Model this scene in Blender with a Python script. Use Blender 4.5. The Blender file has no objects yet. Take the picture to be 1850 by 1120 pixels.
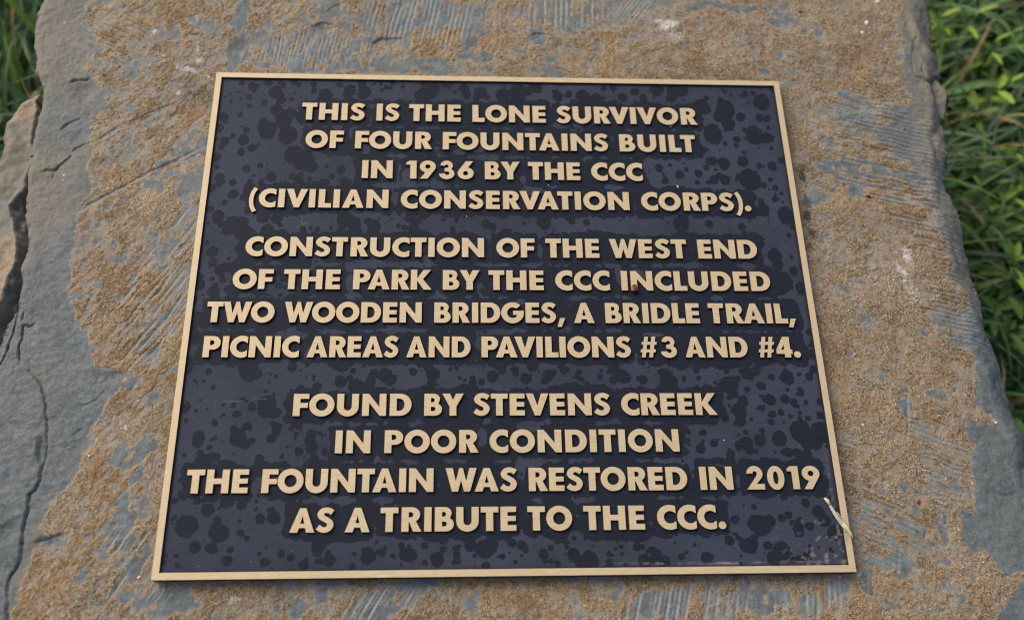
import bpy, bmesh, math, random
import numpy as np
from mathutils import Vector, Matrix

rnd = random.Random(7)
sc = bpy.context.scene
COL = sc.collection
R = math.radians

# ---------------------------------------------------------------- camera, sky, sun, exposure
# world: metres, origin at the middle of the plaque's raised face, +Z out of the stone, +Y towards the far edge
CAM = Vector((-0.02478856, -0.22257967, 0.49213194))
M3 = Matrix(((0.99862, -0.01834, 0.04919), (0.0029, -0.91627, -0.40055), (0.05241, 0.40014, -0.91495)))  # rows: right, down, forward
FPX = 1719.24
right, down, fwd = M3[0].normalized(), M3[1].normalized(), M3[2].normalized()
cam_d = bpy.data.cameras.new('camera')
cam = bpy.data.objects.new('camera', cam_d); COL.objects.link(cam); sc.camera = cam
cam.matrix_world = Matrix(((right.x, -down.x, -fwd.x, CAM.x), (right.y, -down.y, -fwd.y, CAM.y),
                           (right.z, -down.z, -fwd.z, CAM.z), (0, 0, 0, 1)))
cam_d.sensor_width = 36; cam_d.sensor_fit = 'HORIZONTAL'; cam_d.lens = FPX / 1850 * 36
cam_d.clip_start = .01; cam_d.clip_end = 200
cam_d.dof.use_dof = True; cam_d.dof.focus_distance = 0.53; cam_d.dof.aperture_fstop = 5.6

SUN_EL, SUN_AZ = R(42), R(-48)          # weak sun through cloud, from beyond the far left edge (azimuth clockwise from +Y)
w = bpy.data.worlds.new('World'); sc.world = w; w.use_nodes = True
nt = w.node_tree; bg = nt.nodes['Background']
sky = nt.nodes.new('ShaderNodeTexSky'); sky.sky_type = 'NISHITA'; sky.sun_disc = False
sky.sun_elevation = SUN_EL; sky.sun_rotation = SUN_AZ; sky.dust_density = 6.0; sky.air_density = 1.0; sky.ozone_density = 0.6
nt.links.new(sky.outputs[0], bg.inputs[0]); bg.inputs[1].default_value = 0.15
sl = bpy.data.lights.new('sun', 'SUN'); sl.energy = 0.95; sl.angle = R(40); sl.color = (1, .96, .90)
sun = bpy.data.objects.new('sun', sl); COL.objects.link(sun)
sd = Vector((math.sin(SUN_AZ) * math.cos(SUN_EL), math.cos(SUN_AZ) * math.cos(SUN_EL), math.sin(SUN_EL)))
sun.rotation_euler = sd.to_track_quat('Z', 'Y').to_euler()
sc.view_settings.view_transform = 'Standard'; sc.view_settings.look = 'None'
sc.cycles.filter_width = 1.1
sc.view_settings.exposure = 0.07; sc.view_settings.gamma = 1

# ---------------------------------------------------------------- helpers
ZS = -0.0065                              # mean level of the stone's upper face
C_np = np.array(CAM); M_np = np.array([list(right), list(down), list(fwd)])
def on_plane(px, py, z=0.0):              # a point traced in the photograph -> the real point on the plane z
    d = M_np.T @ np.array([(px - 925) / FPX, (py - 560) / FPX, 1.0])
    return C_np + (z - C_np[2]) / d[2] * d
def P2(px, py, z=ZS): p = on_plane(px, py, z); return (p[0], p[1])
PXM = 0.00031                             # metres of the plaque's plane per photographed pixel, about

def tag(o, label=None, cat=None, group=None, kind=None):
    if label: o['label'] = label
    if cat: o['category'] = cat
    if group: o['group'] = group
    if kind: o['kind'] = kind
    return o
def empty(name, loc=(0, 0, 0)):
    o = bpy.data.objects.new(name, None); o.location = loc; o.empty_display_size = .02; COL.objects.link(o); return o
def link(name, me, parent=None, mats=()):
    o = bpy.data.objects.new(name, me); COL.objects.link(o)
    for m in mats:
        if m.name not in [x.name for x in me.materials if x]: me.materials.append(m)
    if parent: o.parent = parent
    return o
def mesh_np(name, V, F, smooth=True):     # V (n,3), F (m,k) arrays
    me = bpy.data.meshes.new(name); V = np.asarray(V, np.float32); F = np.asarray(F, np.int32)
    k = F.shape[1]
    me.vertices.add(len(V)); me.vertices.foreach_set('co', V.ravel())
    me.loops.add(F.size); me.loops.foreach_set('vertex_index', F.ravel())
    me.polygons.add(len(F)); me.polygons.foreach_set('loop_start', np.arange(len(F), dtype=np.int32) * k)
    me.polygons.foreach_set('loop_total', np.full(len(F), k, np.int32))
    me.update(calc_edges=True); me.polygons.foreach_set('use_smooth', np.full(len(F), smooth)); return me
def set_col(me, name, rgba):
    a = me.attributes.new(name, 'FLOAT_COLOR', 'POINT'); a.data.foreach_set('color', np.asarray(rgba, np.float32).ravel())

_tab = np.random.RandomState(11).rand(256, 256).astype(np.float32)
def vn(X, Y, s, seed=0):                  # smooth value noise, feature size s, 0..1
    x = X / s + seed * 17.31; y = Y / s + seed * 9.73
    xi = np.floor(x).astype(np.int64); yi = np.floor(y).astype(np.int64)
    fx = (x - xi).astype(np.float32); fy = (y - yi).astype(np.float32)
    fx = fx * fx * fx * (fx * (fx * 6 - 15) + 10); fy = fy * fy * fy * (fy * (fy * 6 - 15) + 10)
    a = _tab[xi & 255, yi & 255]; b = _tab[(xi + 1) & 255, yi & 255]
    c = _tab[xi & 255, (yi + 1) & 255]; d = _tab[(xi + 1) & 255, (yi + 1) & 255]
    return (a * (1 - fx) + b * fx) * (1 - fy) + (c * (1 - fx) + d * fx) * fy
def fbm(X, Y, s, o=4, seed=0, g=.5):      # about -1..1
    t = 0; a = 1; n = 0
    for k in range(o):
        t = t + a * (vn(X, Y, s, seed + k * 3.7) * 2 - 1); n += a; a *= g; s *= .5
    return t / n * 1.6
def sst(a, b, x): t = np.clip((x - a) / (b - a), 0, 1); return t * t * (3 - 2 * t)
def sdf_poly(X, Y, P):                    # negative inside
    d = np.full(X.shape, 1e9, np.float32); ins = np.zeros(X.shape, bool); n = len(P)
    for i in range(n):
        ax, ay = P[i]; bx, by = P[(i + 1) % n]; ex, ey = bx - ax, by - ay
        wx, wy = X - ax, Y - ay; t = np.clip((wx * ex + wy * ey) / (ex * ex + ey * ey + 1e-12), 0, 1)
        d = np.minimum(d, (wx - ex * t) ** 2 + (wy - ey * t) ** 2)
        c = (ay > Y) != (by > Y); xs = (bx - ax) * (Y - ay) / ((by - ay) if by != ay else 1e-12) + ax
        ins ^= c & (X < xs)
    d = np.sqrt(d); return np.where(ins, -d, d)
def d_line(X, Y, P):                      # (distance, signed side) of an open polyline; side >0 = left of travel
    d = np.full(X.shape, 1e9, np.float32); s = np.zeros(X.shape, np.float32); tt = np.zeros(X.shape, np.float32)
    for i in range(len(P) - 1):
        ax, ay = P[i]; bx, by = P[i + 1]; ex, ey = bx - ax, by - ay; L = math.hypot(ex, ey) + 1e-9
        wx, wy = X - ax, Y - ay; t = np.clip((wx * ex + wy * ey) / (L * L), 0, 1)
        q = (wx - ex * t) ** 2 + (wy - ey * t) ** 2; m = q < d
        d = np.where(m, q, d); s = np.where(m, np.sign(ex * wy - ey * wx), s); tt = np.where(m, (i + t) / (len(P) - 1), tt)
    return np.sqrt(d), s, tt

# node helpers
def mat(name):
    m = bpy.data.materials.new(name); m.use_nodes = True; return m, m.node_tree, m.node_tree.nodes['Principled BSDF']
def N(nt, typ, **kw):
    n = nt.nodes.new(typ)
    for k, v in kw.items():
        if k in n.inputs: n.inputs[k].default_value = v
        else: setattr(n, k, v)
    return n
def L(nt, a, b): nt.links.new(a, b)
def noise(nt, vec, scale, detail=4, rough=.6):
    n = N(nt, 'ShaderNodeTexNoise', Scale=scale, Detail=detail, Roughness=rough)
    if vec is not None: L(nt, vec, n.inputs['Vector'])
    return n.outputs['Fac']
def ramp(nt, fac, stops):
    r = nt.nodes.new('ShaderNodeValToRGB'); L(nt, fac, r.inputs[0]); e = r.color_ramp.elements
    while len(e) < len(stops): e.new(.5)
    for el, (p, c) in zip(e, stops):
        el.position = p; el.color = (c, c, c, 1) if not hasattr(c, '__len__') else (*c, 1)
    return r.outputs[0]
def mix(nt, fac, a, b, mode='MIX'):
    n = nt.nodes.new('ShaderNodeMix'); n.data_type = 'RGBA'; n.blend_type = mode
    for sock, v in ((n.inputs[0], fac), (n.inputs[6], a), (n.inputs[7], b)):
        if isinstance(v, (int, float)): sock.default_value = v
        elif isinstance(v, tuple): sock.default_value = (*v, 1)
        else: L(nt, v, sock)
    return n.outputs[2]
def math_n(nt, op, a, b=None):
    n = nt.nodes.new('ShaderNodeMath'); n.operation = op
    for i, v in enumerate((a, b)):
        if v is None: continue
        if isinstance(v, (int, float)): n.inputs[i].default_value = v
        else: L(nt, v, n.inputs[i])
    return n.outputs[0]
def objco(nt, scale=None):
    t = nt.nodes.new('ShaderNodeTexCoord').outputs['Object']
    if scale is None: return t
    m = N(nt, 'ShaderNodeMapping'); m.inputs['Scale'].default_value = scale; L(nt, t, m.inputs[0]); return m.outputs[0]
def attr(nt, name):
    a = nt.nodes.new('ShaderNodeAttribute'); a.attribute_name = name
    s = nt.nodes.new('ShaderNodeSeparateColor'); L(nt, a.outputs['Color'], s.inputs[0])
    return s.outputs[0], s.outputs[1], s.outputs[2], a.outputs['Alpha']

# ---------------------------------------------------------------- materials
def stone_material():
    m, nt, b = mat('weathered_slate')
    co = objco(nt)
    sand, tone, scr, white = attr(nt, 'lay')
    tint, dark, blue, wet = attr(nt, 'lay2'); rust, grit, _a, _b = attr(nt, 'lay3')
    # bare blue-grey slate
    n1 = noise(nt, co, 60, 5, .6); n2 = noise(nt, co, 900, 4, .7); n3 = noise(nt, co, 300, 4, .65); g3b = noise(nt, co, 1700, 3, .6)
    slate = ramp(nt, n1, [(.3, (.072, .092, .095)), (.5, (.094, .113, .114)), (.72, (.124, .142, .136))])
    slate = mix(nt, ramp(nt, n2, [(.38, 0.0), (.7, .6)]), slate, (.23, .25, .24))
    slate = mix(nt, ramp(nt, n3, [(.32, .55), (.55, 0.0)]), slate, (.058, .068, .068)); slate = mix(nt, ramp(nt, g3b, [(.30, .55), (.5, 0.0)]), slate, (.055, .06, .06))
    slate = mix(nt, math_n(nt, 'MULTIPLY', blue, .7), slate, (.150, .195, .225))
    slate = mix(nt, tint, slate, mix(nt, n3, (.130, .115, .084), (.215, .198, .155)))
    slate = mix(nt, math_n(nt, 'MULTIPLY', scr, .8), slate, (.34, .35, .32))
    # gritty ochre crust
    g1 = noise(nt, co, 45, 6, .7); g2 = noise(nt, co, 520, 5, .75); g3 = noise(nt, co, 1500, 3, .6)
    s = ramp(nt, g1, [(.28, (.18, .118, .052)), (.45, (.285, .195, .093)), (.6, (.36, .262, .145)), (.75, (.43, .35, .235))])
    s = mix(nt, .75, s, ramp(nt, tone, [(0.0, (.140, .088, .036)), (.35, (.255, .172, .080)), (.6, (.335, .260, .155)), (1.0, (.47, .40, .285))]), 'MIX')
    s = mix(nt, ramp(nt, g2, [(.36, .85), (.50, 0.0)]), s, (.085, .058, .036))
    s = mix(nt, ramp(nt, g2, [(.52, 0.0), (.70, .7)]), s, (.56, .44, .30))
    v = N(nt, 'ShaderNodeTexVoronoi', Scale=1300); L(nt, co, v.inputs['Vector'])
    vc = nt.nodes.new('ShaderNodeSeparateColor'); L(nt, v.outputs['Color'], vc.inputs[0])
    grain = math_n(nt, 'LESS_THAN', v.outputs['Distance'], .42)
    s = mix(nt, math_n(nt, 'MULTIPLY', grain, math_n(nt, 'GREATER_THAN', vc.outputs[0], .90)), s, (.045, .04, .036))
    s = mix(nt, math_n(nt, 'MULTIPLY', math_n(nt, 'MULTIPLY', grain, math_n(nt, 'LESS_THAN', vc.outputs[0], .07)), .8), s, (.52, .43, .32))
    s = mix(nt, math_n(nt, 'MULTIPLY', math_n(nt, 'MULTIPLY', grain, math_n(nt, 'GREATER_THAN', vc.outputs[1], .93)), .7), s, (.40, .19, .07))
    s = mix(nt, math_n(nt, 'MULTIPLY', ramp(nt, g3, [(.38, .95), (.53, 0.0)]), grit), s, (.070, .050, .030)); s = mix(nt, math_n(nt, 'MULTIPLY', ramp(nt, g3, [(.54, 0.0), (.68, .7)]), grit), s, (.66, .55, .40))
    s = mix(nt, math_n(nt, 'MULTIPLY', rust, .36), s, (.37, .205, .075))
    edge = math_n(nt, 'ADD', sand, math_n(nt, 'MULTIPLY', math_n(nt, 'SUBTRACT', g2, .5), .75))
    k = ramp(nt, edge, [(.50, 0.0), (.92, 1.0)]); k0 = ramp(nt, edge, [(.08, 0.0), (.46, 1.0)])
    thin = mix(nt, ramp(nt, g1, [(.35, 0.0), (.65, 1.0)]), (.235, .212, .155), (.370, .285, .180)); thin = mix(nt, ramp(nt, n2, [(.40, 0.0), (.68, .65)]), thin, (.50, .39, .275)); thin = mix(nt, ramp(nt, g3, [(.38, .85), (.52, 0.0)]), thin, (.085, .070, .050)); thin = mix(nt, ramp(nt, g2, [(.34, .55), (.48, 0.0)]), thin, (.17, .155, .13))
    thin = mix(nt, math_n(nt, 'MULTIPLY', rust, .34), thin, (.39, .245, .11)); g4 = noise(nt, co, 130, 5, .7); thin = mix(nt, ramp(nt, g4, [(.50, 0.0), (.66, .7)]), thin, (.31, .195, .080)); thin = mix(nt, ramp(nt, g4, [(.34, .65), (.47, 0.0)]), thin, (.24, .25, .225))
    c = mix(nt, math_n(nt, 'MULTIPLY', k0, .92), slate, thin); c = mix(nt, k, c, s)
    c = mix(nt, dark, c, (.040, .034, .034))
    c = mix(nt, ramp(nt, math_n(nt, 'ADD', white, math_n(nt, 'MULTIPLY', math_n(nt, 'SUBTRACT', mix(nt, .5, g2, g3), .5), 2.4)), [(.25, 0.0), (1.25, .9)]), c, (.62, .58, .53))
    L(nt, c, b.inputs['Base Color'])
    L(nt, ramp(nt, k, [(0, .62), (1, .85)]), b.inputs['Roughness']); b.inputs['Specular IOR Level'].default_value = .35
    bm1 = N(nt, 'ShaderNodeBump', Strength=.9, Distance=.0010)
    hh = math_n(nt, 'ADD', math_n(nt, 'ADD', math_n(nt, 'MULTIPLY', math_n(nt, 'MULTIPLY', g2, k), .55), math_n(nt, 'MULTIPLY', math_n(nt, 'MULTIPLY', g3, k), .60)), math_n(nt, 'ADD', math_n(nt, 'MULTIPLY', n3, .22), math_n(nt, 'MULTIPLY', n2, .26)))
    L(nt, hh, bm1.inputs['Height']); L(nt, bm1.outputs[0], b.inputs['Normal'])
    return m
M_STONE = stone_material()

def brass_material():
    m, nt, b = mat('brushed_brass')
    oi = nt.nodes.new('ShaderNodeNewGeometry').outputs['Position']
    mp = N(nt, 'ShaderNodeMapping'); mp.inputs['Scale'].default_value = (120, 2600, 100); L(nt, oi, mp.inputs[0])
    n = noise(nt, mp.outputs[0], 1.0, 4, .6); n2 = noise(nt, oi, 75, 5, .7); n3 = noise(nt, oi, 1400, 3, .6)
    c = ramp(nt, n, [(.25, (.42, .335, .198)), (.5, (.56, .452, .272)), (.75, (.67, .552, .352))])
    c = mix(nt, ramp(nt, n2, [(.40, 0.0), (.75, .5)]), c, (.50, .36, .215))
    c = mix(nt, ramp(nt, n3, [(.27, .8), (.36, 0.0)]), c, (.20, .125, .06))
    L(nt, c, b.inputs['Base Color']); b.inputs['Metallic'].default_value = .15
    L(nt, ramp(nt, n, [(.3, .50), (.7, .62)]), b.inputs['Roughness'])
    bp = N(nt, 'ShaderNodeBump', Strength=.35, Distance=.0001); L(nt, n, bp.inputs['Height']); L(nt, bp.outputs[0], b.inputs['Normal'])
    return m
M_BRASS = brass_material()
m, nt, b = mat('brass_worn_edge'); b.inputs['Base Color'].default_value = (.24, .125, .06, 1); b.inputs['Metallic'].default_value = .3; b.inputs['Roughness'].default_value = .5; M_EDGE = m
m, nt, b = mat('navy_paint_side'); b.inputs['Base Color'].default_value = (.011, .012, .016, 1); b.inputs['Roughness'].default_value = .55; M_SIDE = m
def field_material():
    m, nt, b = mat('navy_enamel_with_rain_marks')
    film, dust, grime, tone = attr(nt, 'marks')
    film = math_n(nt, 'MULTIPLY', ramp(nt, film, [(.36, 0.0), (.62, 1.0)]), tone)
    co = objco(nt)
    st = N(nt, 'ShaderNodeMapping'); st.inputs['Scale'].default_value = (140, 1500, 100); L(nt, co, st.inputs[0])
    n = noise(nt, co, 70, 5, .65); n2 = noise(nt, co, 2200, 3, .6); n3 = noise(nt, st.outputs[0], 1.0, 3, .6)
    clean = mix(nt, n, (.0105, .0145, .0235), (.0138, .0180, .0282))
    filmc = mix(nt, n, (.0395, .0470, .0700), (.048, .0560, .0825))
    c = mix(nt, film, clean, filmc)
    c = mix(nt, ramp(nt, n3, [(.35, .0), (.75, .10)]), c, (.12, .125, .15))
    c = mix(nt, ramp(nt, n2, [(.25, .5), (.34, 0.0)]), c, (.012, .012, .014))
    c = mix(nt, dust, c, (.34, .30, .25)); c = mix(nt, grime, c, (.012, .010, .009))
    L(nt, c, b.inputs['Base Color'])
    L(nt, mix(nt, film, (.50, .50, .50), (.56, .56, .56)), b.inputs['Roughness'])
    b.inputs['Specular IOR Level'].default_value = .08
    bp = N(nt, 'ShaderNodeBump', Strength=.12, Distance=.00012)
    L(nt, math_n(nt, 'ADD', n2, n3), bp.inputs['Height']); L(nt, bp.outputs[0], b.inputs['Normal'])
    return m
M_FIELD = field_material()
def leaf_material(name, rough=.45):
    m, nt, b = mat(name)
    a = nt.nodes.new('ShaderNodeAttribute'); a.attribute_name = 'col'
    n = noise(nt, objco(nt), 160, 3)
    L(nt, mix(nt, ramp(nt, n, [(.3, .35), (.7, 0.0)]), a.outputs['Color'], (.02, .045, .012)), b.inputs['Base Color'])
    b.inputs['Roughness'].default_value = rough; b.inputs['Specular IOR Level'].default_value = .35
    tr = N(nt, 'ShaderNodeBsdfTranslucent'); L(nt, a.outputs['Color'], tr.inputs[0])
    ms = N(nt, 'ShaderNodeMixShader', Fac=.35) if False else nt.nodes.new('ShaderNodeMixShader'); ms.inputs[0].default_value = .35
    L(nt, b.outputs[0], ms.inputs[1]); L(nt, tr.outputs[0], ms.inputs[2]); L(nt, ms.outputs[0], nt.nodes['Material Output'].inputs[0])
    return m
M_GRASS = leaf_material('grass_blade_green'); M_LEAF = leaf_material('weed_leaf_green', .4)
def flat_mat(name, c1, c2, scale, rough=.6, metal=0):
    m, nt, b = mat(name); n = noise(nt, objco(nt), scale, 4, .7)
    L(nt, mix(nt, n, c1, c2), b.inputs['Base Color']); b.inputs['Roughness'].default_value = rough; b.inputs['Metallic'].default_value = metal
    return m
M_SOIL = flat_mat('damp_soil', (.018, .012, .008), (.07, .048, .030), 60, .9)
M_BUD = flat_mat('red_brown_bud_scale', (.05, .010, .004), (.30, .055, .018), 900, .35)
M_GRITD = flat_mat('dark_grit', (.008, .008, .009), (.05, .045, .04), 2500, .7)
M_STRAW = flat_mat('dry_straw', (.42, .36, .12), (.66, .60, .34), 400, .5)
M_STRAWW = flat_mat('dry_straw_silver', (.30, .30, .26), (.60, .58, .48), 900, .45)

# ================================================================ the boulder
SLAB = [(92, -190), (78, -60), (75, 0), (66, 30), (64, 90), (68, 130), (77, 160), (72, 200), (60, 250), (52, 290), (49, 340), (47, 400),
        (45, 450), (38, 500), (28, 545), (10, 600), (-14, 660), (-60, 760), (-90, 900), (-110, 1060), (-130, 1230), (600, 1265), (1300, 1250),
        (2010, 1240), (1945, 1060), (1900, 900), (1862, 790), (1850, 762), (1838, 715), (1822, 665), (1804, 618), (1790, 585), (1785, 540), (1772, 500), (1764, 445),
        (1750, 395), (1735, 360), (1722, 315), (1718, 250), (1714, 190), (1712, 130), (1702, 95), (1690, 55), (1684, 0), (1676, -60), (1660, -170), (1200, -215), (600, -205)]
SLAB_W = [P2(*p) for p in SLAB]
# where the ochre crust ends (left and right borders)
SAND = [(150, -200), (165, -40), (150, 20), (175, 70), (150, 120), (185, 165), (200, 195), (160, 215), (168, 262), (158, 300), (162, 352), (140, 378), (135, 420), (128, 455), (130, 500),
        (127, 545), (135, 575), (155, 600), (165, 640), (170, 662), (205, 665), (227, 682), (220, 707), (195, 727), (185, 750), (165, 782), (150, 822),
        (128, 862), (95, 912), (76, 950), (100, 968), (120, 985), (62, 992), (48, 1040), (25, 1090), (18, 1130), (-40, 1240), (1830, 1250), (1795, 1130), (1812, 1085), (1850, 1040), (1890, 1030),
        (1850, 1030), (1818, 1033), (1785, 1000), (1752, 1003), (1738, 965), (1757, 925), (1764, 890), (1760, 868), (1752, 830), (1763, 806), (1748, 788), (1750, 752), (1785, 768), (1798, 758),
        (1758, 728), (1766, 682), (1755, 640), (1733, 625), (1748, 600), (1733, 575), (1756, 540), (1738, 518), (1722, 490), (1716, 440), (1698, 408), (1692, 360), (1650, 300), (1655, 250),
        (1618, 205), (1655, 182), (1638, 160), (1636, 110), (1641, 60), (1632, 0), (1640, -180)]
SAND_W = [P2(*p) for p in SAND]
# bare patches inside the crust: (px, py, rx, ry, angle, strength)
BARE = [(560, 112, 120, 18, 0, .85), (480, 70, 40, 40, 0, .5), (690, 60, 60, 60, 10, .6), (780, 30, 110, 34, 0, .7), (1080, 30, 160, 26, 0, .65), (640, 40, 40, 40, 0, .5), (1120, 6, 220, 12, 0, .7), (432, 60, 14, 85, 4, 1.3), (600, 20, 32, 24, 10, 1.1), (575, 60, 30, 16, -5, 1.0), (520, 85, 70, 20, 0, .9), (640, 100, 90, 24, 0, .85), (760, 30, 75, 42, -8, .8), (700, 120, 150, 14, 0, .7),
        (790, 118, 50, 16, 8, 1.2), (855, 62, 18, 55, 14, 1.2), (880, 110, 30, 22, 30, .9), (1010, 18, 95, 28, 0, 1.0), (1140, 15, 60, 18, -8, .8), (975, 66, 18, 11, 15, 1.3), (985, 105, 16, 8, 10, 1.0),
        (1000, 130, 28, 10, 8, 1.1), (1140, 70, 28, 11, -14, .9), (1220, 70, 14, 8, 0, .9), (1410, 30, 28, 30, 0, 1.0), (1330, 14, 50, 6, 4, .9), (1400, 130, 40, 10, 0, .5), (1460, 60, 26, 8, 5, .7), (1340, 85, 26, 10, 0, .5),
        (230, 130, 40, 10, 0, .5), (255, 112, 45, 8, -4, .8), (200, 165, 34, 16, 0, .7), (345, 265, 42, 26, -25, .95), (320, 300, 55, 18, -20, .8), (345, 335, 40, 26, -8, 1.25), (275, 332, 26, 9, 10, 1.1), (300, 60, 36, 12, 8, .5),
        (365, 40, 26, 14, 0, .5), (290, 450, 16, 14, 0, 1.1), (260, 465, 16, 10, 10, .9), (216, 464, 16, 9, 0, .9), (340, 400, 18, 60, 20, .45), (330, 500, 16, 40, 24, .6), (190, 440, 22, 12, 0, .6), (280, 590, 14, 36, 25, .6), (275, 640, 16, 12, -20, 1.2),
        (225, 685, 30, 16, 10, .8), (275, 720, 16, 14, 0, .7), (150, 535, 20, 8, 0, .9), (240, 825, 40, 24, -30, 1.25), (280, 800, 26, 16, 0, .8), (270, 855, 24, 40, 40, .9), (215, 945, 26, 46, 14, 1.3), (230, 980, 22, 20, 0, 1.0),
        (100, 978, 34, 10, -8, 1.2), (250, 1020, 14, 44, 18, 1.1), (300, 1090, 60, 26, -6, 1.2), (160, 1105, 14, 22, 18, .9), (215, 1075, 24, 18, 0, .7), (70, 1085, 14, 18, 0, .8), (240, 900, 24, 24, 0, .7), (145, 1050, 10, 40, 12, .7), (330, 1020, 20, 12, 0, .6),
        (540, 1090, 60, 24, -20, .55), (690, 1092, 75, 28, -24, 1.05), (760, 1060, 40, 12, -20, .7), (850, 1080, 30, 20, 0, .3), (1110, 1070, 40, 18, 0, .6), (1200, 1090, 60, 26, -8, 1.1), (1260, 1060, 40, 22, 0, .7), (1330, 1095, 60, 26, 0, .75), (1400, 1085, 44, 30, 0, .9), (1460, 1085, 20, 36, 0, 1.0), (1520, 1065, 22, 30, 0, .9),
        (1545, 940, 16, 60, 12, .7), (1590, 925, 34, 9, 18, .6), (1610, 960, 14, 20, 0, .9), (1640, 1020, 22, 28, 0, 1.0), (1580, 1010, 46, 14, 18, .6), (1660, 960, 12, 14, 0, 1.0), (1700, 940, 11, 46, 3, .9), (1740, 930, 14, 60, 0, .9), (1735, 900, 26, 14, -30, .6), (1640, 885, 20, 10, 20, .6),
        (1680, 1000, 40, 26, 18, .6), (1600, 1085, 34, 16, 20, .7), (1570, 1050, 14, 34, 0, .8), (1720, 1080, 30, 26, 10, .6), (1680, 600, 30, 14, 30, .8), (1700, 575, 26, 24, 0, 1.0), (1722, 600, 20, 20, 0, .8), (1640, 735, 12, 56, 2, .75), (1660, 770, 26, 14, 20, .6), (1625, 630, 10, 30, 5, .5), (1690, 715, 24, 14, 0, .55),
        (1565, 578, 12, 7, 0, 1.2), (1535, 640, 10, 6, 0, 1.1), (1490, 395, 16, 9, 5, 1.1), (1488, 345, 30, 12, -12, .85), (1470, 365, 30, 8, -16, .9), (1520, 310, 40, 20, 14, 1.0), (1580, 305, 34, 18, 12, .95), (1550, 345, 22, 16, 0, .7), (1490, 432, 18, 7, -14, .9), (1490, 455, 14, 5, 0, .8), (1560, 510, 26, 10, 30, .5), (1530, 520, 24, 16, 0, .45),
        (1540, 175, 34, 12, 14, 1.05), (1565, 195, 46, 22, 6, .9), (1545, 218, 36, 18, 0, .9), (1630, 215, 34, 24, 12, .9), (1580, 240, 46, 16, 12, .9), (1625, 250, 40, 26, 12, 1.0), (1660, 285, 46, 24, 12, 1.0), (1690, 330, 46, 26, 12, 1.0), (1700, 385, 24, 30, 12, 1.0), (1640, 320, 34, 12, 12, .6), (1430, 150, 20, 10, 20, .7), (1440, 40, 20, 10, 0, .8), (1408, 98, 10, 8, 0, 1.0), (1465, 60, 24, 6, 0, .7), (1640, 70, 12, 50, 4, 1.0), (1630, 100, 14, 14, 0, .7), (1500, 255, 30, 10, -14, .8), (1500, 905, 20, 10, 0, .3)]
# comb-like scratches: (px, py, rx, ry, along angle deg, spacing mm, amp mm)
COMB = [(760, 30, 120, 50, 80, 3.1, .42), (1020, 20, 90, 34, 86, 3.5, .45), (560, 90, 110, 40, 84, 2.6, .35), (1630, 285, 120, 140, -13, 3.1, 1.1), (1690, 390, 60, 110, -15, 3.0, 1.0), (1540, 200, 60, 50, -18, 2.4, .45), (1600, 960, 90, 90, -26, 3.0, .5),
        (1740, 570, 70, 80, -12, 2.8, .7), (1700, 820, 70, 90, -22, 2.8, .35), (700, 1092, 100, 40, 60, 4.0, .7), (1230, 1090, 160, 40, 76, 4.9, .35), (1470, 1080, 80, 50, 84, 5.6, .35), (330, 480, 40, 170, 62, 4.2, .5), (280, 560, 70, 120, 58, 3.4, .4), (250, 1020, 90, 90, 60, 4.0, .5), (210, 70, 90, 60, -30, 3.2, .4), (1150, 15, 60, 30, 55, 2.6, .3), (1460, 340, 40, 30, 25, 2.0, .3)]
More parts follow.
